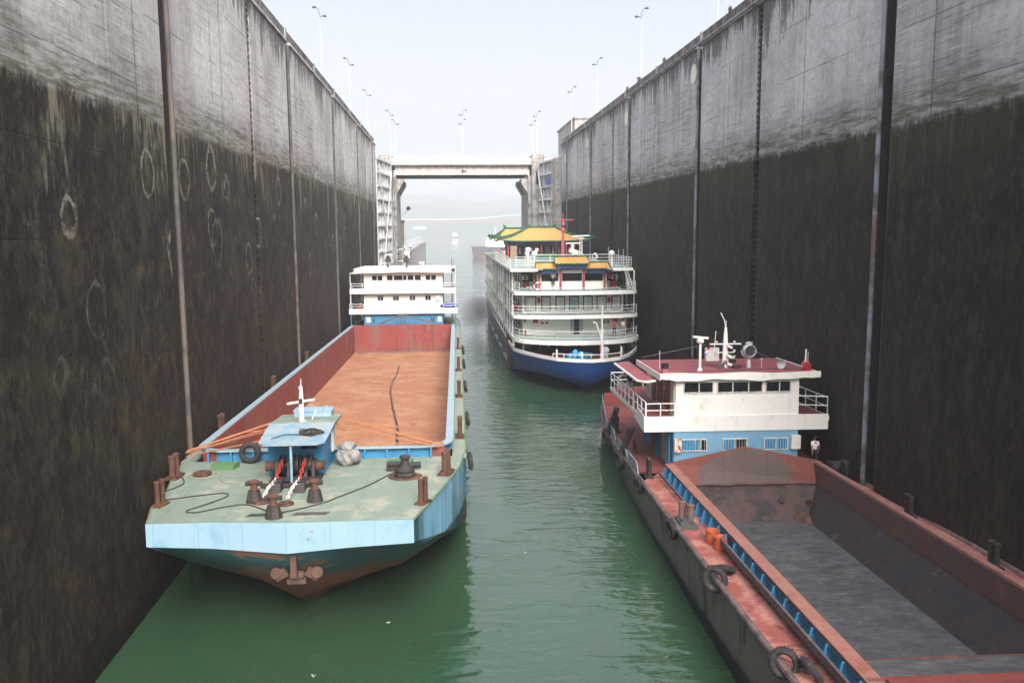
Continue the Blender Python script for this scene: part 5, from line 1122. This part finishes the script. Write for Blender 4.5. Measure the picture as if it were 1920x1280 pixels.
MB().box(-5.3,5.3,4.2,62,9.2,11.36).build('fourth_house', WC, C)
MB().box(-3.75,3.75,2.0,4.19,9.2,11.6).build('bridge_house', WC, C)
# second deck front: door, red boxes, life rings
MB().box(.02,.62,.85,.897,4.5,6.35).build('doorway', MATS['doorC'], C)
MB().box(.68,.98,.86,.897,4.7,6.3).box(-.36,-.04,.86,.897,4.7,6.3).build('door_leaf', MATS['grey_rail'], C)
for x in (-4.35, 4.2): MB().box(x,x+.52,.7,.897,5.75,6.35).build('hose_box', MATS['redbox'], C)
def ringbuoy(x, y, z, r=.44):
    e = empty('life_ring', onC(x, y, z), label='x', cat='life ring')
    MB().torus((0,0,0),(0,1,0),r*.8,r*.2,22,8).build('ring', MATS['white_rail'], e, smooth=True)
    m = MB()
    for k in range(4):
        a = math.pi/4+k*math.pi/2; m.obox((math.cos(a)*r*.8,0,math.sin(a)*r*.8), (.22,r*.5,.26), (0,-a,0))
    m.build('band', MATS['redbox'], e); return e
for x, y, z, lb in ((-3.1,.8,6.0,'left life ring on the cruise ship wall, right of a red box'),(3.45,.8,6.0,'right life ring on the cruise ship wall, left of a red box'),(-4.0,-.7,9.75,'life ring on the upper deck left, beside the green stool')):
    tag(ringbuoy(x, y, z), lb, 'life ring', 'life rings of the cruise ship')
for x, z in ((-5.2,6.1),(-5.15,4.75),(5.35,6.2)): MB().cyl((x,.75,z-.25),(x,.75,z+.25),.1,n=10).cyl((x,.75,z+.25),(x,.75,z+.36),.04,n=6).build('extinguisher', MATS['redbox'], C)
# third deck: seven curtained windows
M('curtC', (232,234,228), .6, var=.08, streak=(208,212,206), sa=(.45,.6)); M('curtG', (186,216,210), .6, var=.1, streak=(150,186,184), sa=(.4,.6)); M('frameC', (74,62,58), .5)
for k, (x0, x1) in enumerate(((-5.2,-3.95),(-3.42,-2.4),(-1.9,-.85),(-.45,.6),(1.05,2.1),(2.5,3.6),(4.1,5.15))):
    window(C, x0, x1, 1.3, 7.0, 8.55, fm='frameC', pm='curtG' if k == 3 else 'curtC', t=.11)
M('lantern', (196,84,96), .6)
for x in (-3.68, 3.85): MB().lathe([(.08,-.3),(.17,-.2),(.17,.2),(.08,.3)], (x,1.12,8.1), 10).build('wall_lantern', MATS['lantern'], C, smooth=True)
for x in (-6.0,): MB().box(x-.25,x+.3,3.4,3.9,6.75,7.6).build('hose_cabinet', MATS['redbox'], C)
# bridge front
for x0, x1 in ((-3.3,-1.5),(-1.1,1.05),(1.3,3.3)): window(C, x0, x1, 2.0, 10.08, 10.95, fm='frameC', pm='paneD', t=.05)
M('col_red', (168,66,62), .6, dirt=(140,50,50), da=(.5,.7))
for x in (-3.55,-1.28,1.2,3.45): MB().box(x-.1,x+.1,1.55,1.75,9.2,11.3).build('red_column', MATS['col_red'], C)
MB().box(-1.15,1.05,1.6,1.9,10.95,11.3).build('sign_board', M('board_pale', (206,200,190), .6), C)
for x in (-4.0, 4.0): MB().lathe([(.06,-.3),(.12,-.2),(.12,.2),(.06,.3)], (x,1.95,10.6), 8).build('wall_lantern', MATS['lantern'], C, smooth=True)
for s in (-1, 1):
    MB().box(min(s*4.0,s*5.2), max(s*4.0,s*5.2), 4.12,4.197,9.95,10.9).build('wing_window', MATS['paneD'], C)
    a_ = MB().box(min(s*4.6,s*5.3), max(s*4.6,s*5.3), 3.55,4.1,10.15,10.65).build('air_conditioner', WC, C); MB().box(min(s*4.75,s*5.05), max(s*4.75,s*5.05), 3.53,3.547,10.2,10.6).build('grille', MATS['lamp_grey'], a_)
    MB().box(min(s*4.5,s*5.1), max(s*4.5,s*5.1), 3.4,4.1,9.2,9.95).build('hose_cabinet', MATS['redbox'], C)
# tiled roofs
def tile_mat():
    t = NT('tile_yellow'); x, y, z = t.sep(); n = t.noise(3, 6, .6)
    c = t.mix(n, srgb(212,146,70), srgb(236,182,106)); f = t.math('ABSOLUTE', t.math('SUBTRACT', t.math('FRACT', t.math('MULTIPLY', x, 4.2)), .5))
    c = t.mix(t.math('MULTIPLY', t.ramp(f, .36, .48), .55), c, srgb(150,92,34)); t.col(c); t.set(rough=.4); t.bump(t.math('SINE', t.math('MULTIPLY', x, 26.4)), .6, .05); return t.m
TY = tile_mat(); TG = M('tile_green', (44,104,78), .45, var=.2, vs=4, dirt=(28,72,56), da=(.45,.6), ds=4)
M('eave_blue', (28,48,92), .5, var=.3, vs=5)
def ridge_roof(x0, x1, yc, z, ze, d, lab='tiled_roof'):
    n = 24
    e = MB().grid(lambda a, b: (x0+(x1-x0)*a, yc+.02-d*b, z-(z-ze)*(b**.8)), n, 6).grid(lambda a, b: (x0+(x1-x0)*a, yc+d*b*.8, z-(z-ze)*(b**.8)), n, 4).build(lab, TY, C, smooth=True)
    m = MB()
    k = int((x1-x0)/.24)
    for i in range(k+1):
        x = x0+(x1-x0)*i/k; m.tube([(x, yc-d*b, z-(z-ze)*(b**.8)+.03) for b in (0,.35,.7,1.03)], .055, 5)
    m.build('tile_roll', TY, e)
    m = MB().tube([(x0-.05,yc,z+.1),(x1+.05,yc,z+.1)],.1,6)
    for i in range(k+1): x = x0+(x1-x0)*i/k; m.sph((x, yc-d-.06, ze+.0), .085, 6, 4)
    m.tube([(x0-.1,yc-d,ze-.08),(x1+.1,yc-d,ze-.08)],.07,6).tube([(x0,yc,z+.08),(x0-.15,yc-d-.1,ze+.06)],.08,6).tube([(x1,yc,z+.08),(x1+.15,yc-d-.1,ze+.06)],.08,6)
    m.build('ridge_tile', TG, e)
    MB().box(x0+.15,x1-.15,yc-d+.15,yc+.5,ze-.55,ze-.12).build('eave', MATS['eave_blue'], e)
ridge_roof(-3.95,-1.65,1.9,12.0,11.45,.9); ridge_roof(1.5,3.85,1.9,12.0,11.45,.9); ridge_roof(-1.95,1.55,1.8,12.62,12.0,1.05)
# top deck
TD = 11.5
MB().box(-6.7,-3.4,-.3,4.19,TD-.12,TD).box(3.4,6.0,-.3,4.19,TD-.12,TD).box(-6.7,6.5,4.2,62,TD-.12,TD).build('top_deck', MATS['mint'], C)
MB().box(-6.78,-3.95,-.38,-.3,TD-.26,TD+.03).box(-6.78,-6.7,-.3,62,TD-.26,TD+.03).box(3.95,6.08,-.38,-.3,TD-.26,TD+.03).box(6.0,6.08,-.3,4.1,TD-.26,TD+.03).build('deck_fascia', WC, C)
MB().rail([(-4.0,2.6,TD),(-6.0,2.4,TD)],1.15,(1,.75,.5,.25),.024,1.2).rail([(-6.65,1.2,TD),(-6.68,30,TD)],1.1,(1,.75,.5,.25),.024,1.8).rail([(-4.4,3.0,TD),(4.2,3.0,TD)],1.35,(1,.75,.5),.026,2.0).rail([(4.0,.2,TD),(5.95,-.1,TD),(5.98,12,TD)],1.1,(1,.75,.5,.25),.024,1.4).build('railing', MATS['white_rail'], C)
mC = MB().cyl((-.1,9,TD),(-.05,9,15.4),.26,.13,8).cyl((-.05,9,15.4),(-.05,9,15.7),.3,n=8).cyl((-.05,9,15.7),(-.05,9,17.4),.09,.04,6).build('mast', M('mast_red', (176,88,84), .6), C)
MB().cyl((-1.25,9,16.6),(1.1,9,16.6),.05,n=6).tube([(.4,9,TD),(.3,9,14)],.05,5).cyl((-1.0,8.5,TD),(-.9,8.5,14.2),.03,n=5).box(-.2,.1,8.7,8.8,16.0,16.45).build('yard', MATS['mast_red'], mC)
for x, y, z, r in ((-4.45,5,13.35,.30),(-3.95,3.0,12.95,.34),(4.45,3,12.95,.33)):
    d_ = MB().cyl((x,y,TD),(x,y,z-r*.9),.11,.09,8).build('dome_post', MATS['white_rail'], C); MB().sph((x,y,z),r,16,10).build('dome', MATS['white_rail'], d_, smooth=True)
searchlight(C, 2.8, 4.0, TD+.35, .8, 'white_rail', (-.7,-.7,.1))
MB().obox((.75,6,13.1), (1.0,.5,.45), (0,.35,.3)).cyl((.75,6,TD),(.75,6,12.9),.09,n=8).build('horn', MATS['white_rail'], C)
MB().cyl((.75,7,TD),(.75,7,13.6),.14,n=8).cyl((.75,7,13.6),(.75,7,13.85),.2,n=8).obox((.75,7,14.0),(1.6,.15,.13),(0,0,.1)).build('radar', MATS['white_rail'], C)
m = MB()
for a, b in ((-.16,-.16),(.16,-.16),(.16,.16),(-.16,.16)): m.cyl((1.7+a,7+b,TD),(1.7+a*.6,7+b*.6,14.5),.035,n=5)
for k in range(9): z = TD+.3*k; m.cyl((1.5,6.85,z),(1.88,6.85,z+.28),.022,n=4)
m.cyl((1.7,7,13),(.4,5,TD),.03,n=5).cyl((1.7,7,13),(3.1,6,TD),.03,n=5).box(1.4,2.0,6.7,7.3,14.5,14.6).obox((1.7,7,14.8),(1.9,.16,.14),(0,-.05,-.15))
m.build('radar', MATS['white_rail'], C)
m = MB()
for x in (3.9, 5.0, 5.5): m.cyl((x,2,TD),(x,2,13.4+.3*(x==3.9)),.035,n=5).cyl((x,2,12),(x-.35,2.3,TD),.02,n=4)
m.build('aerial', MATS['grey_rail'], C)
MB().tube([(4.6,.1,TD),(5.6,-.0,9.25)],.05,6).tube([(5.0,.1,TD),(6.0,0,9.25)],.05,6)
m = MB().cyl((5.15,.0,TD),(5.85,-.0,9.25),.045,n=6).cyl((5.5,.0,TD),(6.2,-.0,9.25),.045,n=6)
for k in range(9): m.cyl((5.15+.7*k/9,0,TD-2.25*k/9),(5.5+.7*k/9,0,TD-2.25*k/9),.03,n=4)
m.build('ladder', WC, C)
# side king post and davit on the bow
dv = MB().cyl((1.4,-8.4,2.9),(1.4,-8.4,6.0),.2,.14,10).cyl((1.4,-8.4,6.0),(1.42,-8.4,8.3),.09,.05,8).tube([(1.3,-8.4,5.2),(.95,-8.4,6.3),(.78,-8.4,6.7),(.55,-8.4,6.75)],.07,6).build('mast', MATS['white_rail'], C)
MB().lathe([(.1,-.2),(.3,-.15),(.34,.1),(.25,.12)], (1.9,-7.6,3.95), 14, (0,-1,.1)).cyl((1.9,-7.4,2.9),(1.9,-7.4,3.8),.13,n=8).build('ventilator', MATS['grey_rail'], C, smooth=True)
MB().box(1.15,1.25,-8.6,-8.5,3.9,4.6).build('pennant', MATS['redbox'], dv)
# pagoda
PG = C
def hiproof(xc, yc, hw, hd, ze, zr, rw, curl=.35, nm='pagoda_roof'):
    def side(s, ax):
        def fn(a, b):   # a along the eave, b up
            k = (1-b); prof = ze+(zr-ze)*(b**1.55 if True else b)
            if ax == 'y':
                w = rw+(hw-rw)*k; x = w*(2*a-1); y = s*hd*k
            else:
                w = hd*k; y = w*(2*a-1); x = s*(rw+(hw-rw)*k)
            cu = curl*(abs(2*a-1)**6)*(k**3)
            return (xc+x, yc+y, prof+cu)
        return fn
    m = MB()
    for s in (-1, 1): m.grid(side(s,'y'), 40, 10); m.grid(side(s,'x'), 16, 10)
    e = m.build(nm, TY, C, smooth=60)
    g = MB()
    for sx in (-1, 1):
        for sy in (-1, 1):
            g.tube([(xc+sx*(rw+(hw-rw)*k), yc+sy*hd*k, ze+(zr-ze)*(max(0,1-k)**1.55)+curl*k**3+.1) for k in [0,.15,.3,.45,.6,.75,.9,1.0,1.1]], [.16]*8+[.08], 6)
            for k in (.8,.9,1.0): g.sph((xc+sx*(rw+(hw-rw)*k), yc+sy*hd*k, ze+(zr-ze)*(max(0,1-k)**1.55)+curl*k**3+.3), .16, 6, 5)
        g.sph((xc+sx*rw, yc, zr+.25), .25, 8, 6, (1,.6,1.3)).cyl((xc+sx*rw, yc, zr+.3),(xc+sx*(rw+.25), yc, zr+.8),.12,.04,6)
    g.tube([(xc-rw, yc, zr+.08),(xc+rw, yc, zr+.08)],.17,6)
    for s in (-1,1):
        g.tube([(xc+hw*(2*k/20-1), yc+s*hd, ze-.03+curl*(abs(2*k/20-1)**6)) for k in range(21)], .1, 6).tube([(xc+s*hw, yc+hd*(2*k/12-1), ze-.03+curl*(abs(2*k/12-1)**6)) for k in range(13)], .1, 6)
    n = int(hw*2/.3)
    for k in range(n+1): x = -hw+2*hw*k/n; g.sph((xc+x, yc-hd-.06, ze-.05+curl*(abs(x/hw)**6)), .11, 6, 4)
    g.build('ridge_tile', TG, e)
    return e
pgr = hiproof(.15, 33.5, 6.5, 4.6, 13.95, 15.75, 1.9)
hiproof(-1.6, 46.5, 4.9, 4.2, 14.0, 15.6, 2.6)
MB().box(-5.0,4.4,29.6,37.6,13.35,13.9).build('pagoda_beam', MATS['eave_blue'], C)
for k in range(9):
    x = -4.9+9.2*k/8
    MB().cyl((x,29.7,TD),(x,29.7,13.4),.13,n=8).build('pagoda_column', MATS['int_dark'] if k % 4 else MATS['col_red'], C)
m = MB()
for k in range(34): x = -4.7+8.9*k/33; m.box(x-.035,x+.035,29.95,30.02,TD+.02,13.34)
m.box(-4.8,4.3,29.95,30.02,TD+.6,TD+.72).build('lattice', MATS['int_dark'], C)
MB().box(-4.8,4.3,31,37.4,TD+.003,13.34).build('pagoda_room', MATS['int_dark'], C)
M('pale_glass', (196,204,212), .4)
for k in range(10): x = -3.2+.78*k; MB().box(x-.12,x+.12,30.93,30.997,12.2,13.1).build('glazed_panel', MATS['pale_glass'], C)
MB().box(-4.6,-3.7,29.4,29.6,TD,13.3).build('carved_screen', M('carved', (156,130,112), .8, var=.4, vs=6, dirt=(84,64,56), ds=6), C)
MB().box(-2.0,1.6,27.5,28.2,TD,TD+.7).build('counter', MATS['mint_dark'], C)
# people and loose things on the ship
pp = [((3.9,-1.7,4.5),165,'person in a red top at the rail under the right red box','shirt_red','trouser_dark','rail'),
      ((4.95,-1.1,4.5),200,'person in pale clothes at the right end of the cruise ship front deck','shirt_cream','trouser_tan','stand'),
      ((-2.1,1.6,9.5),180,'bald man in a cream shirt leaning out of the left bridge window','shirt_cream','trouser_dark','rail'),
      ((-6.35,1.2,9.2),90,'person in white at the left rail below the top deck','shirt_white','trouser_tan','rail'),
      ((-6.3,5.5,9.2),90,'person in blue leaning on the left gallery rail','shirt_blue','trouser_dark','rail'),
      ((-6.3,20,11.5),90,'person in lilac at the left rail of the top deck by the pagoda','shirt_pink','trouser_tan','rail'),
      ((-6.25,16.5,11.5),110,'person in white beside the lilac one at the top deck rail','shirt_white','trouser_tan','rail'),
      ((-3.9,12,11.5),170,'person in white on the green top deck near the corner rail','shirt_white','trouser_tan','stand'),
      ((-1.9,28.8,11.5),180,'person in pink beneath the front of the pagoda','shirt_pink','trouser_dark','stand'),
      ((-1.0,28.8,11.5),180,'person in black and white under the pagoda, right of the pink one','shirt_white','trouser_dark','stand')]
for (u, v, w), a, lb, s_, t_, ps in pp: person(onC(u, v, w), R(a), lb, s_, t_, ps, group='passengers and crew on the cruise ship')
random.seed(11)
lbm = [M('jacket_blue', (70,160,206), .7, var=.3, vs=6), M('jacket_teal', (64,110,120), .8, var=.3, vs=6), M('jacket_dark', (60,56,58), .8, var=.3, vs=6)]
for k, (u, h, mi, lb) in enumerate(((-1.9,.45,2,'grey bag left of the blue life jackets'),(-1.45,.6,0,'heap of light blue life jackets, leftmost'),(-1.0,.95,0,'tallest heap of light blue life jackets on the bow deck'),(-.45,.75,0,'light blue life jacket heap in the middle'),(.1,.7,1,'teal bundle right of the blue life jackets'),(.55,.6,1,'teal bundle nearest the white davit'))):
    MB().grid(lump(0,0,h*.5,.3,.3,h*.5,f=.2,sd=k), 20, 12).build('life_jackets', lbm[mi], smooth=80, label=lb, cat='bundle', group='bundles piled on the cruise ship bow').location = onC(u, -6.8+.2*(k % 2), 2.9)
for k, (u, lb) in enumerate(((-4.85,'green stool on the left of the upper deck'),)):
    e = empty('stool', onC(u,-.2,9.2), label=lb, cat='stool'); MB().box(-.3,.3,-.15,.15,.4,.45).build('seat', M('stool_green', (120,190,160), .6), e)
    for a in (-.25,.25):
        for b in (-.1,.1): MB().box(a-.02,a+.02,b-.02,b+.02,0,.4).build('leg', MATS['stool_green'], e)
e = empty('desk', onC(-.6,2.0,2.9), label='dark crate stack in the open bow lounge', cat='crate'); bpy.data.objects.remove(e)
for k, (u, lb) in enumerate(((-4.3,'leftmost black chest on the cruise ship bow deck'),(-3.2,'black chest left of the second white post'),(-2.2,'black chest right of the first white post'),(4.5,'black chest at the right end of the bow deck'))):
    e = empty('chest', onC(u,.6,2.9), label=lb, cat='chest', group='black chests in the bow lounge'); MB().box(-.35,.35,-.25,.25,0,.55).build('body', MATS['iron'], e); MB().box(-.37,.37,-.27,.27,.55,.62).build('lid', MATS['black'], e)
# ---- far dark barge behind
D = empty('cargo_barge', (14.8, 466, 0), (0,0,R(-8)), label='distant rusty dark barge with a white stern house, half hidden by the pagoda', cat='barge')
MB().prism([(-.5,0,-1),(40,0,-1),(40,0,5.2),(-1.6,0,5.9)], (0,12,0)).build('hull', M('hullD', (96,90,96), .7, var=.2, vs=.1, rust=(140,104,88), ra=(.52,.62), rs=.28), D)
MB().prism([(-1.65,-.05,5.5),(40,-.05,4.9),(40,-.05,5.3),(-1.7,-.05,6.0)], (0,12.1,0)).build('gunwale', MATS['lamp_grey'], D)
MB().box(6,18,2,10,5.3,9.3).build('deckhouse', whit, D); MB().box(7,16,2.5,9.5,9.3,12).build('wheelhouse', whit, D); MB().box(6.4,17,2,10,12,12.35).build('roof', whit, D)
for k in range(6): MB().box(7.6+1.4*k, 8.6+1.4*k, 2.44, 2.497, 10.3, 11.3).build('window', fg, D)
MB().cyl((11,6,12.3),(11,6,16),.12,n=6).build('mast', whit, D)
# ---- exhaust smoke drifting beside the cruise ship
t = bpy.data.materials.new('smoke'); t.use_nodes = True; nt = t.node_tree; nt.nodes.clear()
o_ = nt.nodes.new('ShaderNodeOutputMaterial'); pv = nt.nodes.new('ShaderNodeVolumePrincipled'); pv.inputs['Color'].default_value = (.32,.32,.34,1)
tc = nt.nodes.new('ShaderNodeTexCoord'); nz = nt.nodes.new('ShaderNodeTexNoise'); nz.inputs['Scale'].default_value = .32; nz.inputs['Detail'].default_value = 4
vl = nt.nodes.new('ShaderNodeVectorMath'); vl.operation = 'LENGTH'; mp = nt.nodes.new('ShaderNodeMapping'); mp.inputs['Scale'].default_value = (1/2.9, 1/15, 1/2.8)
fall = nt.nodes.new('ShaderNodeMapRange'); fall.inputs['From Min'].default_value = 1; fall.inputs['From Max'].default_value = .1; mr = nt.nodes.new('ShaderNodeMapRange'); mr.inputs['From Min'].default_value = .38; mr.inputs['From Max'].default_value = .7
mu = nt.nodes.new('ShaderNodeMath'); mu.operation = 'MULTIPLY'; m2 = nt.nodes.new('ShaderNodeMath'); m2.operation = 'MULTIPLY'; m2.inputs[1].default_value = .42
L_ = nt.links.new; L_(tc.outputs['Object'], nz.inputs['Vector']); L_(tc.outputs['Object'], mp.inputs['Vector']); L_(mp.outputs[0], vl.inputs[0]); L_(vl.outputs['Value'], fall.inputs['Value']); L_(nz.outputs['Fac'], mr.inputs['Value'])
L_(fall.outputs[0], mu.inputs[0]); L_(mr.outputs[0], mu.inputs[1]); L_(mu.outputs[0], m2.inputs[0]); L_(m2.outputs[0], pv.inputs['Density']); L_(pv.outputs[0], o_.inputs['Volume'])
MB().sph((0,0,0),1,20,12,(2.9,15,2.8)).build('smoke', t, kind='stuff').location = (4.5, 131, 3.0)

# ---- small things: palm and tarpaulin on the barge stern, bits afloat
pt = empty('potted_palm', onA(5.15, S0+1.2, 6.95), label='dark potted palm on the right side gallery of the left barge house', cat='plant')
MB().lathe([(.2,0),(.28,.4),(.25,.42),(.23,.36)], (0,0,0), 14).build('pot', MATS['rust_orange'], pt, smooth=True); MB().cyl((0,0,.3),(0,0,.95),.05,.04,6).build('stem', MATS['rope_d'], pt)
random.seed(21); m = MB()
for k in range(26):
    a = k*2.4; L_1 = random.uniform(.6,.95); up_ = random.uniform(.2,.8); d = Vector((math.cos(a), math.sin(a), 0)); n_ = Vector((-d.y, d.x, 0)); prev = Vector((0,0,.9))
    pts = [Vector((0,0,.9))+d*L_1*q+Vector((0,0,up_*q-1.1*q*q*up_*.9)) for q in (0,.25,.5,.75,1)]
    for q in range(4):
        w = .05*(1-q/5); m.add([pts[q]-n_*w*1.6, pts[q]+n_*w*1.6, pts[q+1]+n_*w, pts[q+1]-n_*w], [(0,1,2,3)])
        for s_ in (-1,1): m.poly([pts[q], pts[q]+n_*s_*.2+d*.12+Vector((0,0,-.05)), pts[q]+d*.07])
m.build('leaf', M('palm', (38,62,36), .7, var=.4, vs=6), pt)
MB().grid(lump(0,0,.25,1.0,.4,.26,f=.14,sd=3), 36, 14).build('tarpaulin', M('tarp_blue', (66,84,160), .7, var=.2, vs=4), smooth=80, label='blue tarpaulin heap on the right side gallery of the left barge house', cat='tarpaulin').location = onA(5.35, S0+.3, 7.4)
MB().grid(lump(0,0,.2,.3,.25,.2,f=.1,sd=5), 20, 12).build('bundle', MATS['redbox'], smooth=80, label='small red bundle on the left side gallery of the left barge house', cat='bundle').location = onA(-5.2, S0+.3, 7.4)
flt = M('litter', (190,186,170), .7)
for k, (x_, y_, lb) in enumerate(((-2.6,33.5,'pale scrap afloat in the dark green water below the left barge bow'),(3.6,40.5,'pale scrap afloat in mid channel'),(-5.0,29.5,'thin pale twig afloat near the bottom left'))):
    m = MB().obox((0,0,.012), (.12+.1*(k==2),.05,.02), (0,.1,k)); m.cyl((0,0,.01),(.1,.06,.012),.008,n=5); m.build('floating_scrap', flt, label=lb, cat='litter', group='scraps afloat').location = (x_, y_, 0)
# ------------------------------------------------------------------ haze
t = bpy.data.materials.new('haze_air'); t.use_nodes = True; nt = t.node_tree; nt.nodes.clear()
o_ = nt.nodes.new('ShaderNodeOutputMaterial'); pv = nt.nodes.new('ShaderNodeVolumePrincipled')
pv.inputs['Density'].default_value = .00056; pv.inputs['Color'].default_value = (.96, .95, 1, 1); pv.inputs['Anisotropy'].default_value = .2
nt.links.new(pv.outputs[0], o_.inputs['Volume'])
MB().box(-5600, 5600, -80, 6700, -11, 265).build('haze', t, kind='stuff')
